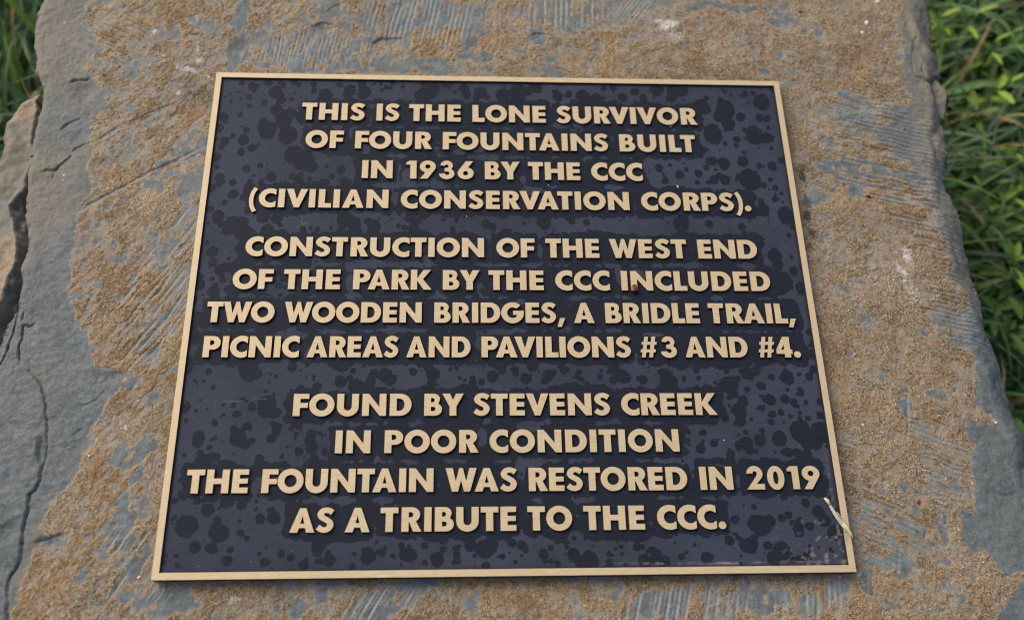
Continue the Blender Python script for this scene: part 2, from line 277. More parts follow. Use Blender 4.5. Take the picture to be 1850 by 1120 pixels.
# grooves and open cracks: (points, width mm, depth mm, step mm (left side of travel raised), darkening 0..1)
CRACKS = [([(50, 650), (55, 672), (70, 690), (80, 710), (84, 745), (86, 790), (82, 830), (76, 845), (73, 868), (65, 885), (55, 895), (52, 920), (43, 955), (40, 990), (36, 1015), (20, 1040), (15, 1060), (14, 1180)], .8, 2.2, 0, 1),
          ([(30, 545), (24, 590), (20, 605), (12, 630), (4, 650), (-5, 665)], .9, 3.2, 0, 1), ([(40, 562), (37, 577)], .5, 1.5, 0, 1), ([(61, 583), (50, 587), (40, 586), (38, 610), (32, 625), (34, 656)], .95, 3.0, 0, 1),
          ([(125, 151), (135, 146), (150, 145), (163, 142)], .8, 1.3, 1.0, 1), ([(108, 237), (118, 226), (130, 219), (147, 214)], .45, 1.0, .5, 1), ([(128, 276), (140, 267), (152, 261), (163, 256)], .45, 1.0, .4, 1),
          ([(76, 312), (84, 307), (98, 308), (112, 296), (122, 287), (131, 279)], .6, 1.6, .5, 1), ([(98, 308), (95, 325)], .25, .8, 0, 1), ([(165, 662), (190, 664), (222, 676)], .5, .7, .7, .5), ([(164, 690), (184, 692), (193, 686), (191, 678)], .35, .7, .3, .8), ([(138, 731), (155, 732), (175, 722), (184, 711), (190, 705)], .3, .8, .1, .9),
          ([(130, 788), (140, 779), (151, 772)], .3, .7, .1, .8), ([(60, 978), (80, 976), (98, 968), (115, 964)], .7, 1.0, .9, .7), ([(1652, 137), (1664, 139), (1674, 146), (1684, 145), (1696, 133), (1714, 129)], .6, 1.8, 1.6, 1),
          ([(1665, 116), (1666, 128), (1672, 140)], .5, 1.2, .4, .8), ([(1660, 50), (1650, 80), (1645, 108), (1652, 137)], .6, .5, -.6, .2), ([(1690, 150), (1698, 190), (1700, 220)], .6, .6, .5, .3), ([(560, 48), (578, 42), (604, 44)], .6, .9, .8, .8), ([(588, 24), (604, 12), (616, 8)], .4, .8, .3, .8), ([(632, 22), (642, 27)], .4, .8, .3, .8),
          ([(672, 78), (690, 67), (732, 67)], .6, 1.0, .8, .8), ([(776, 96), (790, 106), (808, 111), (830, 107)], .7, 1.2, -1.0, 1), ([(876, 117), (890, 126), (908, 128)], .6, 1.1, -.9, 1), ([(958, 64), (968, 59), (982, 59), (994, 64)], .5, .9, .8, .8), ([(500, 96), (520, 100), (545, 104)], .35, .7, .3, .6), ([(610, 93), (632, 98)], .35, .7, .3, .8),
          ([(975, 100), (988, 104), (1000, 113)], .4, .7, -.5, .7), ([(1005, 134), (1020, 133), (1032, 140)], .4, .6, -.5, .6), ([(1795, 888), (1812, 894), (1836, 892)], .4, .8, .3, .9), ([(1828, 850), (1832, 868), (1838, 882)], .25, .5, .3, .6), ([(1815, 1018), (1838, 1024), (1852, 1030)], .4, .7, .3, .8), ([(1765, 770), (1778, 776), (1786, 770)], .35, .5, .2, .5),
          ([(140, 382), (190, 352), (250, 318), (325, 284), (372, 262)], .9, .7, .25, .05), ([(162, 262), (215, 228), (280, 198), (330, 180)], .9, .7, .25, .05), ([(232, 342), (270, 318), (330, 282)], .9, .7, .25, .05), ([(330, 290), (350, 280), (380, 262)], .8, .9, .6, .4), ([(345, 62), (352, 62), (360, 62)], .6, 1.0, .3, .9), ([(338, 40), (338, 66)], .6, .5, 0, .5), ([(296, 205), (306, 210), (322, 203), (334, 208)], .5, .7, .3, .5), ([(280, 400), (290, 380), (294, 430), (282, 465)], .5, .6, .2, .2), ([(300, 590), (288, 620), (282, 650)], .6, .8, .5, .3),
          ([(288, 1006), (275, 1026), (262, 1048), (236, 1052)], .6, .8, .5, .4), ([(290, 1072), (330, 1068), (345, 1058)], .4, .6, .3, .5), ([(240, 1075), (252, 1082)], .6, .9, 0, .9), ([(1412, 1060), (1414, 1090), (1410, 1130)], .8, 1.0, .7, .3), ([(1510, 1040), (1508, 1080), (1512, 1130)], .7, .8, .6, .2), ([(1570, 1020), (1568, 1060), (1572, 1130)], .5, .6, .4, .1), ([(1545, 935), (1560, 965), (1575, 980)], .6, .8, .6, .3),
          ([(1700, 905), (1702, 950)], .5, .6, .4, .1), ([(1624, 985), (1622, 1040), (1640, 1062), (1665, 1068)], .7, .8, .5, .2), ([(1640, 690), (1641, 760), (1636, 800)], .6, .7, .4, .1), ([(1552, 700), (1562, 712), (1570, 720)], .6, 1.0, 0, .8), ([(1655, 690), (1664, 697)], .5, .8, 0, .8), ([(1690, 745), (1702, 752), (1706, 760)], .8, .9, 0, .6), ([(1548, 426), (1548, 440)], .5, .8, 0, .7), ([(1760, 1000), (1790, 1030), (1830, 1044), (1860, 1040)], .8, .6, .5, .2)]
CRACKS = [([P2(*p) for p in pts], wd * .001, dp * .001, st * .001, dk) for pts, wd, dp, st, dk in CRACKS]

def ell(X, Y, px, py, rx, ry, ang):       # normalised radius of an ellipse traced on the stone
    cx, cy = P2(px, py); sx = abs(P2(px + 50, py)[0] - cx) / 50; sy = abs(P2(px, py + 50)[1] - cy) / 50
    a = R(ang); dx = X - cx; dy = Y - cy; u = dx * math.cos(a) + dy * math.sin(a); v = -dx * math.sin(a) + dy * math.cos(a)
    return np.sqrt((u / (rx * sx)) ** 2 + (v / (ry * sy)) ** 2)

def build_slab(parent):
    st = .00085
    xs = np.concatenate([np.arange(-.385, -.262, .00048), np.arange(-.262, .425, .00070)]); st = .00068; ys = np.arange(-.228, .285, st)
    X, Y = np.meshgrid(xs, ys); X = X.astype(np.float32); Y = Y.astype(np.float32)
    wx = X + .0020 * fbm(X, Y, .018, 4, 1, .6) + .0004 * fbm(X, Y, .004, 2, 2); wy = Y + .0020 * fbm(X, Y, .018, 4, 5, .6) + .0004 * fbm(X, Y, .004, 2, 6)
    sd = sdf_poly(wx, wy, SLAB_W)
    ws = X + .0024 * fbm(X, Y, .010, 5, 21, .7); wt = Y + .0024 * fbm(X, Y, .010, 5, 23, .7)
    ss = sdf_poly(ws, wt, SAND_W)
    sand = .5 - ss / .0035; sand = np.clip(sand, -.5, 1.35)
    grain = fbm(X, Y, .0026, 4, 31, .62); pat = fbm(X, Y, .011, 4, 35, .62); big = fbm(X, Y, .05, 4, 39)
    bare = np.zeros_like(X)
    for (px, py, rx, ry, a, s) in BARE:
        r = ell(ws, wt, px, py, rx, ry, -a); bare = np.maximum(bare, s * (1 - sst(.55, 1.25, r)))
    rightside = sst(-.02, .14, X)
    dens = .48 - .11 * rightside * sst(-.13, -.08, Y) + .10 * sst(.155, .17, Y) * (1 - sst(.02, .14, X))
    fine = fbm(X, Y, .0055, 4, 33, .62); ga = np.where(X < 0, R(56), R(-20)); fu = X * np.cos(ga) + Y * np.sin(ga); fv = Y * np.cos(ga) - X * np.sin(ga)
    fib = fbm(fu * .33, fv, .0036, 4, 37, .62)
    sand = np.minimum(sand, .76 + .06 * big) - bare * (.74 + .35 * fine) - dens * (.50 * pat + .85 * fine + .85 * fib) + .10 * np.clip(grain, -1, 1)
    sand = np.where(ss > 0, np.minimum(sand, .5 - ss / .0035), sand)
    fq = random.Random(31); fleck = np.zeros_like(X)
    for i in range(1500):
        x0 = fq.uniform(-.31, -.17) if i < 620 else fq.uniform(-.30, .33); y0 = fq.uniform(-.215, .26)
        if abs(x0) < .17 and abs(y0) < .145: continue
        if x0 > .17 and y0 < .07 and fq.random() < .72: continue
        a = (R(58) if x0 < 0 else R(-20)) + fq.gauss(0, .45); l = (.0006 + .0019 * fq.random() ** 2.2); wd = l * fq.uniform(.45, .85)
        S = (slice(*np.searchsorted(ys, [y0 - .004, y0 + .004])), slice(*np.searchsorted(xs, [x0 - .004, x0 + .004])))
        if not X[S].size: continue
        dx = X[S] - x0 + .0006 * fine[S]; dy = Y[S] - y0 + .0006 * grain[S]; u = dx * math.cos(a) + dy * math.sin(a); v = -dx * math.sin(a) + dy * math.cos(a)
        fleck[S] = np.maximum(fleck[S], (1 - sst(.75, 1.25, np.sqrt((u / l) ** 2 + (v / wd) ** 2))) * fq.uniform(.6, 1))
    sand = sand * (1 - fleck * (ss < 0)) - .1 * fleck
    upper_left = (1 - sst(-.27, -.20, X)) * sst(.0, .06, Y)
    sand = sand - .15 * upper_left
    sandc = np.clip(sand, 0, 1)
    # heights
    h = .0012 * big + .0005 * fbm(X, Y, .016, 4, 41) + .00016 * fbm(X, Y, .003, 3, 43)
    lay = fbm(X * .7 + Y * .6, Y * 1.7 - X * .5, .02, 4, 47)                    # cleavage ripples on the bare slate
    h = h + (1 - sandc) * .00016 * (1 - np.abs(lay) * 2) + (1 - sandc) * .00030 * np.abs(fbm(X, Y * 1.3, .0028, 4, 51, .7)) + .00010 * (1 - sandc) * fbm(X * .45, Y * 1.6, .004, 3, 49)
    h = h + sst(.15, 1.0, sand) * (.00022 + .00007 * grain + .00028 * fbm(X, Y, .0012, 2, 53) + .00014 * pat + .00008 * fine + .00006 * fib)
    scr = np.zeros_like(X)
    for i, (px, py, rx, ry, ang, sp, amp) in enumerate(COMB):
        m_ = 1 - sst(.5, 1.15, ell(X, Y, px, py, rx, ry, 0) + .25 * pat)
        if m_.max() <= 0: continue
        a = R(ang); q = -X * math.sin(a) + Y * math.cos(a) + .00045 * fbm(X, Y, .018, 2, 60 + i); l = X * math.cos(a) + Y * math.sin(a)
        on = sst(-.45, .10, fbm(q * 1.0, l * .22, sp * .001, 2, 80 + i))
        ph = np.abs(((q / (sp * .001)) % 1) - .5) * 2
        h = h - m_ * amp * .0014 * on * sst(.35, 1, ph); scr = np.maximum(scr, m_ * on * sst(.0, .5, 1 - np.abs(ph - .55) * 3.2) * .8)
        sand = sand - .55 * m_ * on * sst(.3, .8, ph)
    dark = np.zeros_like(X)
    for i, (P, wd, dp, stp, dk) in enumerate(CRACKS):
        x0 = min(p[0] for p in P) - .02; x1 = max(p[0] for p in P) + .02; y0 = min(p[1] for p in P) - .02; y1 = max(p[1] for p in P) + .02
        i0, i1 = np.searchsorted(xs, [x0, x1]); j0, j1 = np.searchsorted(ys, [y0, y1])
        S = (slice(j0, j1), slice(i0, i1)); Xs, Ys = X[S], Y[S]
        if Xs.size == 0: continue
        d, s, t = d_line(Xs + .0005 * fbm(Xs, Ys, .0045, 4, 90 + i, .7), Ys + .0005 * fbm(Xs, Ys, .0045, 4, 95 + i, .7), P)
        end = sst(0, .18, t) * sst(0, .12, 1 - t)
        wv = np.maximum(wd * .42 * (.6 + .8 * vn(Xs, Ys, .006, 7 + i)) * (.35 + .65 * end), .00042)
        h[S] -= dp * .8 * (.3 + .7 * end) * np.exp(-(d / wv) ** 2)
        h[S] += np.where(s > 0, 1, -1) * stp * .5 * np.exp(-d / .006) * end * (1 - np.exp(-(d / (wd * .5)) ** 2))
        dark[S] = np.maximum(dark[S], dk * .55 * np.exp(-(d / (wv * .6)) ** 2) * (dp > .0009))
    for ln_, wln, v in [([(160, 262), (215, 232), (280, 205), (330, 184)], .0009, .9), ([(140, 384), (190, 354), (250, 320), (325, 288), (372, 264)], .0009, 1), ([(232, 338), (270, 314), (330, 280)], .0010, .8), ([(255, 232), (300, 206)], .0008, .7), ([(345, 300), (372, 282)], .001, .8), ([(290, 390), (283, 450)], .0006, .6), ([(305, 590), (292, 640)], .0008, .9), ([(205, 130), (250, 104), (290, 106)], .0008, .7), ([(175, 95), (230, 40)], .0008, .4), ([(1550, 240), (1575, 222), (1600, 218)], .0008, .5), ([(1560, 955), (1610, 972), (1640, 990)], .0008, .6), ([(1640, 690), (1641, 800)], .0007, .6)]:
        d, s, t = d_line(X + .0005 * fbm(X, Y, .005, 3, 141), Y + .0005 * fbm(X, Y, .005, 3, 143), [P2(*p) for p in ln_])
        g_l = v * np.exp(-(d / wln) ** 2) * (.6 + .4 * fine); scr = np.maximum(scr, .9 * g_l); sand = sand * (1 - .8 * np.clip(g_l, 0, 1)); h = h - .0005 * g_l
    # the layer left of the long crack stands about 3 mm proud; scooped hollow beside it
    P = CRACKS[0][0]; d, s, t = d_line(X, Y, P)
    yl = P2(60, 800)[1]
    lowleft = (1 - sst(yl - .012, yl + .02, Y)) * (s < 0) * sst(.0, .0012, d)
    h += .0006 * lowleft * (X < P2(100, 800)[0])
    r = ell(X, Y, 76, 815, 12, 34, 10); h -= .002 * (1 - sst(.3, 1, r))
    for (px, py, rx, ry, a, dp) in [(150, 165, 32, 20, -12, 1.6), (150, 245, 26, 30, 30, 1.0), (585, 55, 28, 14, 0, 1.0), (700, 75, 36, 14, 0, .8), (795, 118, 50, 20, -5, .9), (860, 60, 16, 50, 0, .5), (1645, 60, 12, 50, 0, .8), (1682, 105, 26, 34, 0, -1.2), (1700, 165, 14, 40, 0, 1.5), (1690, 50, 18, 40, 0, .8),
                                    (200, 680, 34, 14, 8, 1.1), (90, 975, 44, 12, -8, .9), (20, 960, 18, 34, 40, 1.3), (1560, 190, 40, 20, 0, .9), (1545, 225, 30, 12, 0, -.6), (1700, 420, 30, 60, 0, -.5), (275, 640, 16, 12, 0, .6), (1640, 1020, 22, 30, 0, .7)]:
        r = ell(wx, wy, px, py, rx, ry, -a); h -= dp * .001 * (1 - sst(.2, 1.0, r))
    # seat of the plaque
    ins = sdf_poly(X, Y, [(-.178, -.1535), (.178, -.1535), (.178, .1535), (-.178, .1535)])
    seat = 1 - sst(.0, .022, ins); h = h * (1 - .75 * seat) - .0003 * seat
    # falling shoulders and broken flanks
    rb = sst(.22, .3, X); bev = .004 + .022 * rb * (.6 + .5 * vn(X, Y, .03, 3)); e = np.clip((sd + bev) / bev, 0, 1)
    fac = np.abs(fbm(X * 1.2 + Y * .3, Y * .7 - X * .2, .026, 2, 121)) ; fac2 = np.abs(fbm(X, Y, .009, 3, 123))
    h = h - (.0015 + .0075 * rb) * e ** 1.8 + sst(.0, .5, e) * rb * (0.0038 * fac + .0005 * fac2 - .0012)
    h = h - np.clip(sd, 0, .030) * (7.5 + 1.6 * fbm(X, Y, .02, 3, 71)) - .002 * (sd > 0)
    h = h + (sd > 0) * .004 * fbm(X, Y, .010, 3, 73)
    Z = np.maximum(ZS + h, -.285)
    # colour layers
    tone = .5 + .42 * fbm(X, Y, .022, 5, 101, .6) + .16 * fbm(X, Y, .0028, 3, 103)
    for (px, py, rx, ry, v) in [(1640, 400, 60, 50, -.42), (1590, 165, 40, 30, -.4), (1490, 160, 30, 50, -.2), (1340, 45, 50, 14, -.3), (1600, 330, 60, 40, -.25), (1690, 720, 50, 60, -.2), (1540, 330, 30, 60, .1), (1690, 460, 40, 40, -.3), (1500, 860, 50, 40, -.25), (870, 70, 40, 20, -.25), (700, 55, 60, 14, -.2), (1680, 930, 60, 20, -.3), (1600, 60, 70, 70, -.10), (1230, 110, 130, 40, -.12), (100, 1010, 60, 50, -.22), (200, 850, 70, 60, -.22), (900, 1060, 110, 30, -.28), (1530, 160, 40, 30, -.25), (290, 100, 60, 60, .05), (1460, 260, 30, 60, -.08), (1680, 1030, 60, 60, -.05), (250, 400, 60, 60, .10), (1200, 60, 60, 20, .2), (1540, 560, 60, 60, .05), (1640, 530, 40, 60, .22), (1720, 540, 40, 40, -.06), (1560, 820, 60, 90, -.02), (230, 620, 40, 80, -.12), (870, 60, 60, 40, -.1)]:
        tone += v * (1 - sst(.1, 1.2, ell(X, Y, px, py, rx, ry, 0) + .2 * pat))
    tone -= .14 * seat * (ins > 0)  # crust darkened around the plaque's edges: part of its shadow put into the colour
    white = np.zeros_like(X)
    for (px, py, rx, ry, a, v) in [(1209, 48, 20, 9, -10, 1.0), (1190, 42, 22, 4, 30, .7), (1222, 66, 24, 14, 0, .5), (1210, 60, 46, 30, 0, .3), (277, 57, 4, 3, 0, 1.1), (297, 100, 4, 4, 0, .8), (358, 88, 3, 10, -15, .8), (363, 108, 8, 5, 0, .8), (340, 126, 14, 5, 0, .8), (318, 120, 5, 5, 0, .6), (320, 167, 5, 4, 0, .9), (376, 140, 14, 3, 25, .8), (1638, 462, 9, 20, -10, .8), (1627, 492, 8, 20, -18, .75), (1645, 525, 14, 30, -30, .6), (1680, 540, 30, 20, 0, .35), (1560, 480, 30, 30, 0, .3), (425, 1082, 16, 8, 0, .75), (230, 80, 3, 2, 0, .8), (115, 41, 2, 2, 0, 1.2), (330, 745, 3, 2, 0, 0), (247, 728, 3, 2, 0, .9), (228, 770, 4, 2, 0, 1.0), (178, 795, 3, 3, 0, .9), (118, 316, 3, 2, 0, 1.2), (110, 325, 2, 2, 0, 1.0), (1520, 1040, 4, 4, 0, .9), (1552, 1036, 8, 4, 0, .7)]:
        white = np.maximum(white, v * (1 - sst(.3, 1.6, ell(ws, wt, px, py, rx, ry, -a))))
    for (px, py, rx, ry, v) in [(350, 165, 34, 24, .35), (372, 178, 20, 20, .3), (425, 78, 9, 12, .6), (1451, 316, 7, 14, 1.0), (1458, 368, 8, 14, .8), (1463, 392, 7, 14, .95), (1467, 420, 9, 10, .95), (1462, 442, 6, 8, .7), (1448, 300, 5, 8, .6), (352, 60, 14, 4, .5), (288, 80, 6, 6, .5), (1662, 128, 8, 9, .4), (115, 1014, 5, 6, .6), (108, 1024, 4, 4, .6), (1570, 572, 10, 3, .0), (1700, 128, 16, 8, .35), (1500, 855, 60, 4, .0), (1715, 500, 12, 6, .2)]:
        dark = np.maximum(dark, v * (1 - sst(.4, 1.3, ell(ws, wt, px, py, rx, ry, 0) + .35 * np.clip(grain, -1, 1))))
    tint = .50 * sst(-.1, .8, fbm(X, Y, .03, 4, 111) + .9 * upper_left - .35 - .3 * (1 - sst(-.08, .02, Y))) + .35 * sst(.2, .27, X) * sst(-.02, .1, Y) * (sst(-.02, .0, sd))
    tint = np.maximum(tint, .85 * sst(-.030, -.012, sd + .004 * pat) * sst(.02, .10, Y) * sst(.2, .25, X))
    tint = np.clip(tint + .35 * sst(-.035, -.004, sd) * sst(.0, .06, Y), 0, .85)
    olive = 1 - sst(.3, 1.1, ell(wx, wy, 62, 985, 26, 110, -14)); tint = np.maximum(tint, .55 * olive)
    for (px, py, rx, ry, a, v) in [(1080, 12, 220, 30, 0, .55), (250, 60, 120, 60, 0, .5), (120, 60, 60, 90, 0, .7), (585, 55, 28, 13, 0, .5), (700, 73, 34, 12, 0, .6), (1545, 187, 40, 14, 0, .5), (850, 95, 14, 14, 0, .3), (335, 335, 40, 24, 0, .2)]:
        tint = np.maximum(tint, v * (1 - sst(.5, 1.1, ell(wx, wy, px, py, rx, ry, a))))
    blue = np.maximum(sst(.1, .9, .5 * pat + .6 * grain + .25) * sst(-.04, .02, -ss) * .8, fleck)
    n = X.size
    me_v = np.stack([X + np.where(sd > 0, .003 * fbm(X, Z * 3 + Y, .012, 3, 77), 0), Y + np.where(sd > 0, .003 * fbm(Y, Z * 3 + X, .012, 3, 79), 0), Z], -1).reshape(-1, 3)
    idx = np.arange(n).reshape(X.shape)
    F = np.stack([idx[:-1, :-1], idx[:-1, 1:], idx[1:, 1:], idx[1:, :-1]], -1).reshape(-1, 4)
    keep = (sd.ravel() < .036)[F].any(1) & ~(ins.ravel() < -.006)[F].all(1); F = F[keep]   # nothing is built under the plaque
    used = np.unique(F); remap = np.full(n, -1, np.int64); remap[used] = np.arange(len(used))
    me = mesh_np('slab_body', me_v[used], remap[F])
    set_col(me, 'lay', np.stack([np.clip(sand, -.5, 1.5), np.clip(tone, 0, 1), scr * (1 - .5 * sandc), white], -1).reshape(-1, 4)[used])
    rust = sst(.05, .9, fbm(X, Y, .028, 4, 131, .6) + .35 * fine)
    for (px, py, rx, ry, v) in [(250, 50, 110, 50, .6), (100, 1030, 70, 60, .9), (200, 850, 70, 70, .8), (180, 620, 60, 60, .6), (290, 540, 50, 60, .8), (1540, 170, 50, 40, .6), (1650, 380, 60, 60, .5), (870, 70, 50, 50, .8), (800, 80, 60, 24, .7), (1400, 8, 60, 10, .6), (1120, 45, 60, 20, .6), (950, 1060, 130, 30, .6), (1720, 1010, 60, 50, .6), (1640, 300, 70, 60, .6), (540, 115, 60, 20, .5)]:
        rust = np.maximum(rust, v * (1 - sst(.2, 1.2, ell(ws, wt, px, py, rx, ry, 0) + .25 * pat)))
    rust = rust * (1 - .6 * sst(.17, .22, X) * (1 - sst(-.02, .06, Y)))
    gr_ = np.clip(.55 + .5 * rightside * sst(-.6, .4, pat + .4) + .35 * fbm(X, Y, .02, 3, 133), .12, 1)
    set_col(me, 'lay3', np.stack([rust, gr_, 0 * gr_, 0 * gr_], -1).reshape(-1, 4)[used])
    set_col(me, 'lay2', np.stack([tint, np.clip(dark, 0, .9), blue, 0 * dark], -1).reshape(-1, 4)[used])
    o = link('slab_body', me, parent, [M_STONE])
    return o, xs, ys, Z, sd, sandc

def build_shelf(parent):                  # the lower broken layer left of the deep crack
    out = [(-70, 330), (-30, 300), (-2, 285), (2, 250), (18, 215), (40, 186), (62, 168), (90, 158), (100, 240), (84, 300), (78, 420), (74, 520), (50, 620), (10, 700), (-60, 760), (-110, 700), (-120, 450)]
    zt = -.0135; W_ = [P2(x, y, zt) for x, y in out]
    inner = [P2(x, y, zt) for x, y in [(62, 232), (54, 310), (36, 345), (21, 372), (26, 392), (31, 430), (31, 455), (24, 482), (14, 515), (2, 548), (-26, 640)]]
    st = .0009; xs = np.arange(-.37, -.255, st); ys = np.arange(-.08, .185, st); X, Y = np.meshgrid(xs, ys)
    wx = X + .002 * fbm(X, Y, .015, 3, 201); wy = Y + .002 * fbm(X, Y, .015, 3, 203)
    sd = sdf_poly(wx, wy, W_); d, s, t = d_line(X + .0015 * fbm(X, Y, .012, 3, 205), Y, inner)
    h = .0016 * fbm(X, Y, .03, 4, 207) + .0005 * fbm(X, Y, .005, 3, 209)
    h = h - (s > 0) * np.clip(d, 0, .03) * 1.5 * (1 + .25 * fbm(X * 3, Y, .008, 3, 211)) - (s > 0) * .0006
    h = h + .0012 * (1 - np.abs(fbm(X * 1.6 + Y * .2, Y * .3, .006, 3, 213))) * (s > 0)
    h = h + (s < 0) * .0012 * np.exp(-(d / .002) ** 2)
    h = h - .003 * np.clip((sd + .006) / .006, 0, 1) ** 2 - np.clip(sd, 0, .036) * 7.5
    Z = np.maximum(zt + h, -.285)
    n = X.size; idx = np.arange(n).reshape(X.shape)
    F = np.stack([idx[:-1, :-1], idx[:-1, 1:], idx[1:, 1:], idx[1:, :-1]], -1).reshape(-1, 4)
    F = F[(sd.ravel() < .036)[F].any(1)]; used = np.unique(F); remap = np.full(n, -1, np.int64); remap[used] = np.arange(len(used))
    me = mesh_np('broken_shelf', np.stack([X, Y, Z], -1).reshape(-1, 3)[used], remap[F])
    top = (s < 0).astype(float)
    tint = np.clip(.30 + .45 * top + .35 * fbm(X, Y, .03, 3, 221) + .25, .25, .95)
    z = np.zeros_like(X); edgew = np.exp(-(d / .0010) ** 2) * (s < 0) * .25
    set_col(me, 'lay', np.stack([z + .18 * top + .10 + .34 * top * fbm(X, Y, .02, 4, 225) + .1 * fbm(X, Y, .003, 3, 227), z + .40, edgew, z], -1).reshape(-1, 4)[used])
    set_col(me, 'lay2', np.stack([tint, z + .0, z, z], -1).reshape(-1, 4)[used])
    set_col(me, 'lay3', np.stack([z + .15, z + .3, z, z], -1).reshape(-1, 4)[used])
    o = link('broken_shelf', me, parent, [M_STONE]); o['label'] = 'lower brown layer split off along the deep left crack'
    return o

boulder = empty('boulder', (0, 0, -.27))
tag(boulder, 'big flat blue-grey rock with ochre crust carrying the dark plaque', 'rock')
slab, SX, SY, SZ, SSD, SSAND = build_slab(boulder); shelf = build_shelf(boulder)
for o in (slab, shelf): o.location = (0, 0, .27)
def z_at(x, y):
    i = int(np.clip(np.searchsorted(SX, x), 1, len(SX) - 1)); j = int(np.clip(np.searchsorted(SY, y), 1, len(SY) - 1)); return float(SZ[j, i])

def ico(r, seed, squash=(1, 1, 1), jag=.25, sub=1):
    bm = bmesh.new(); bmesh.ops.create_icosphere(bm, subdivisions=sub, radius=1); q = random.Random(seed)
    for v in bm.verts:
        k = r * (1 + q.uniform(-jag, jag)); v.co = Vector((v.co.x * k * squash[0], v.co.y * k * squash[1], v.co.z * k * squash[2]))
    return bm
def bm_mesh(bm, name, smooth=False):
    me = bpy.data.meshes.new(name); bm.to_mesh(me); bm.free()
    me.polygons.foreach_set('use_smooth', [smooth] * len(me.polygons)); return me

# loose grit lying in the crust, uncountable
def build_grit():
    rs = np.random.RandomState(5); V = []; F = []; Cc = []
    base = bmesh.new(); bmesh.ops.create_icosphere(base, subdivisions=1, radius=1)
    bv = np.array([v.co[:] for v in base.verts]); bf = np.array([[v.index for v in f.verts] for f in base.faces]); base.free()
    pal = np.array([(.30, .21, .12), (.42, .32, .20), (.06, .05, .045), (.22, .14, .08), (.62, .56, .47), (.45, .24, .09), (.20, .23, .24), (.12, .08, .05)])
    w_ = np.array([.26, .2, .14, .16, .07, .05, .05, .07]); k = 0; tries = 0
    while k < 9000 and tries < 90000:
        tries += 1; x = rs.uniform(-.33, .36); y = rs.uniform(-.20, .27)
        i = min(len(SX) - 1, int(np.searchsorted(SX, x))); j = min(len(SY) - 1, int(np.searchsorted(SY, y)))
        if SSAND[j, i] < .6 or (abs(x) < .1788 and abs(y) < .1543): continue
        if rs.rand() > (.35 + .65 * (x > .18)): continue
        r = .00022 + .00028 * rs.rand() ** 2.5
        if rs.rand() < .012: r *= 1.9
        a = rs.rand() * 6.28; c_, s_ = math.cos(a), math.sin(a); jit = 1 + .35 * (rs.rand(len(bv), 1) - .5)
        q = bv * jit * r * np.array([1.2, .9, .7]); q = np.stack([q[:, 0] * c_ - q[:, 1] * s_, q[:, 0] * s_ + q[:, 1] * c_, q[:, 2]], 1)
        V.append(q + np.array([x, y, SZ[j, i] + r * .15])); F.append(bf + k * len(bv)); c = pal[rs.choice(8, p=w_)] * rs.uniform(.8, 1.2)
        Cc.append(np.tile([*c, 1], (len(bv), 1))); k += 1
    me = mesh_np('grit', np.concatenate(V), np.concatenate(F), False); set_col(me, 'col', np.concatenate(Cc))
    m, nt, b = mat('grit_grains'); a = nt.nodes.new('ShaderNodeAttribute'); a.attribute_name = 'col'; L(nt, a.outputs['Color'], b.inputs['Base Color']); b.inputs['Roughness'].default_value = .7
    o = link('grit', me, None, [m]); tag(o, 'fine sandy grit scattered over the ochre crust of the rock', 'grit', kind='stuff')
build_grit()

# ================================================================ the plaque
CAPH = .0126; T_REL = .0014               # cap height; relief of letters and border over the field
def arc(cx, cy, rx, ry, a0, a1, n=None):
    n = n or max(4, int(abs(a1 - a0) / 11)); return [(cx + rx * math.cos(R(a0 + (a1 - a0) * i / n)), cy + ry * math.sin(R(a0 + (a1 - a0) * i / n))) for i in range(n + 1)]
def stroke(pts, w0, w1=None, n=5):
    w1 = w1 or w0; P = [np.array(p, float) for p in pts]; P = [2 * P[0] - P[1]] + P + [2 * P[-1] - P[-2]]; c = []
    for i in range(1, len(P) - 2):
        for k in range(n):
            t = k / n; c.append(.5 * ((2 * P[i]) + (-P[i - 1] + P[i + 1]) * t + (2 * P[i - 1] - 5 * P[i] + 4 * P[i + 1] - P[i + 2]) * t * t + (-P[i - 1] + 3 * P[i] - 3 * P[i + 1] + P[i + 2]) * t ** 3))
    c.append(P[-2]); c = np.array(c); d = np.gradient(c, axis=0); d /= np.linalg.norm(d, axis=1)[:, None]; nn = np.stack([-d[:, 1], d[:, 0]], 1)
    ww = (w0 + (w1 - w0) * np.abs(d[:, 0:1])) / 2
    return [tuple(p) for p in c + nn * ww] + [tuple(p) for p in (c - nn * ww)[::-1]]
s_ = .305
shx = lambda pts, k=.18: [(x + k * y, y) for x, y in pts]
a_, b_, c_, d_, e_, g_ = .08, .265, .405, .59, .68, 0
six = [[(.74, 1), (.385, 1), (.055, .50)] + arc(.38, .325, .38, .34, 150, 432) + [(.515, .672)], arc(.38, .325, .115, .115, 0, 360)[:-1]]
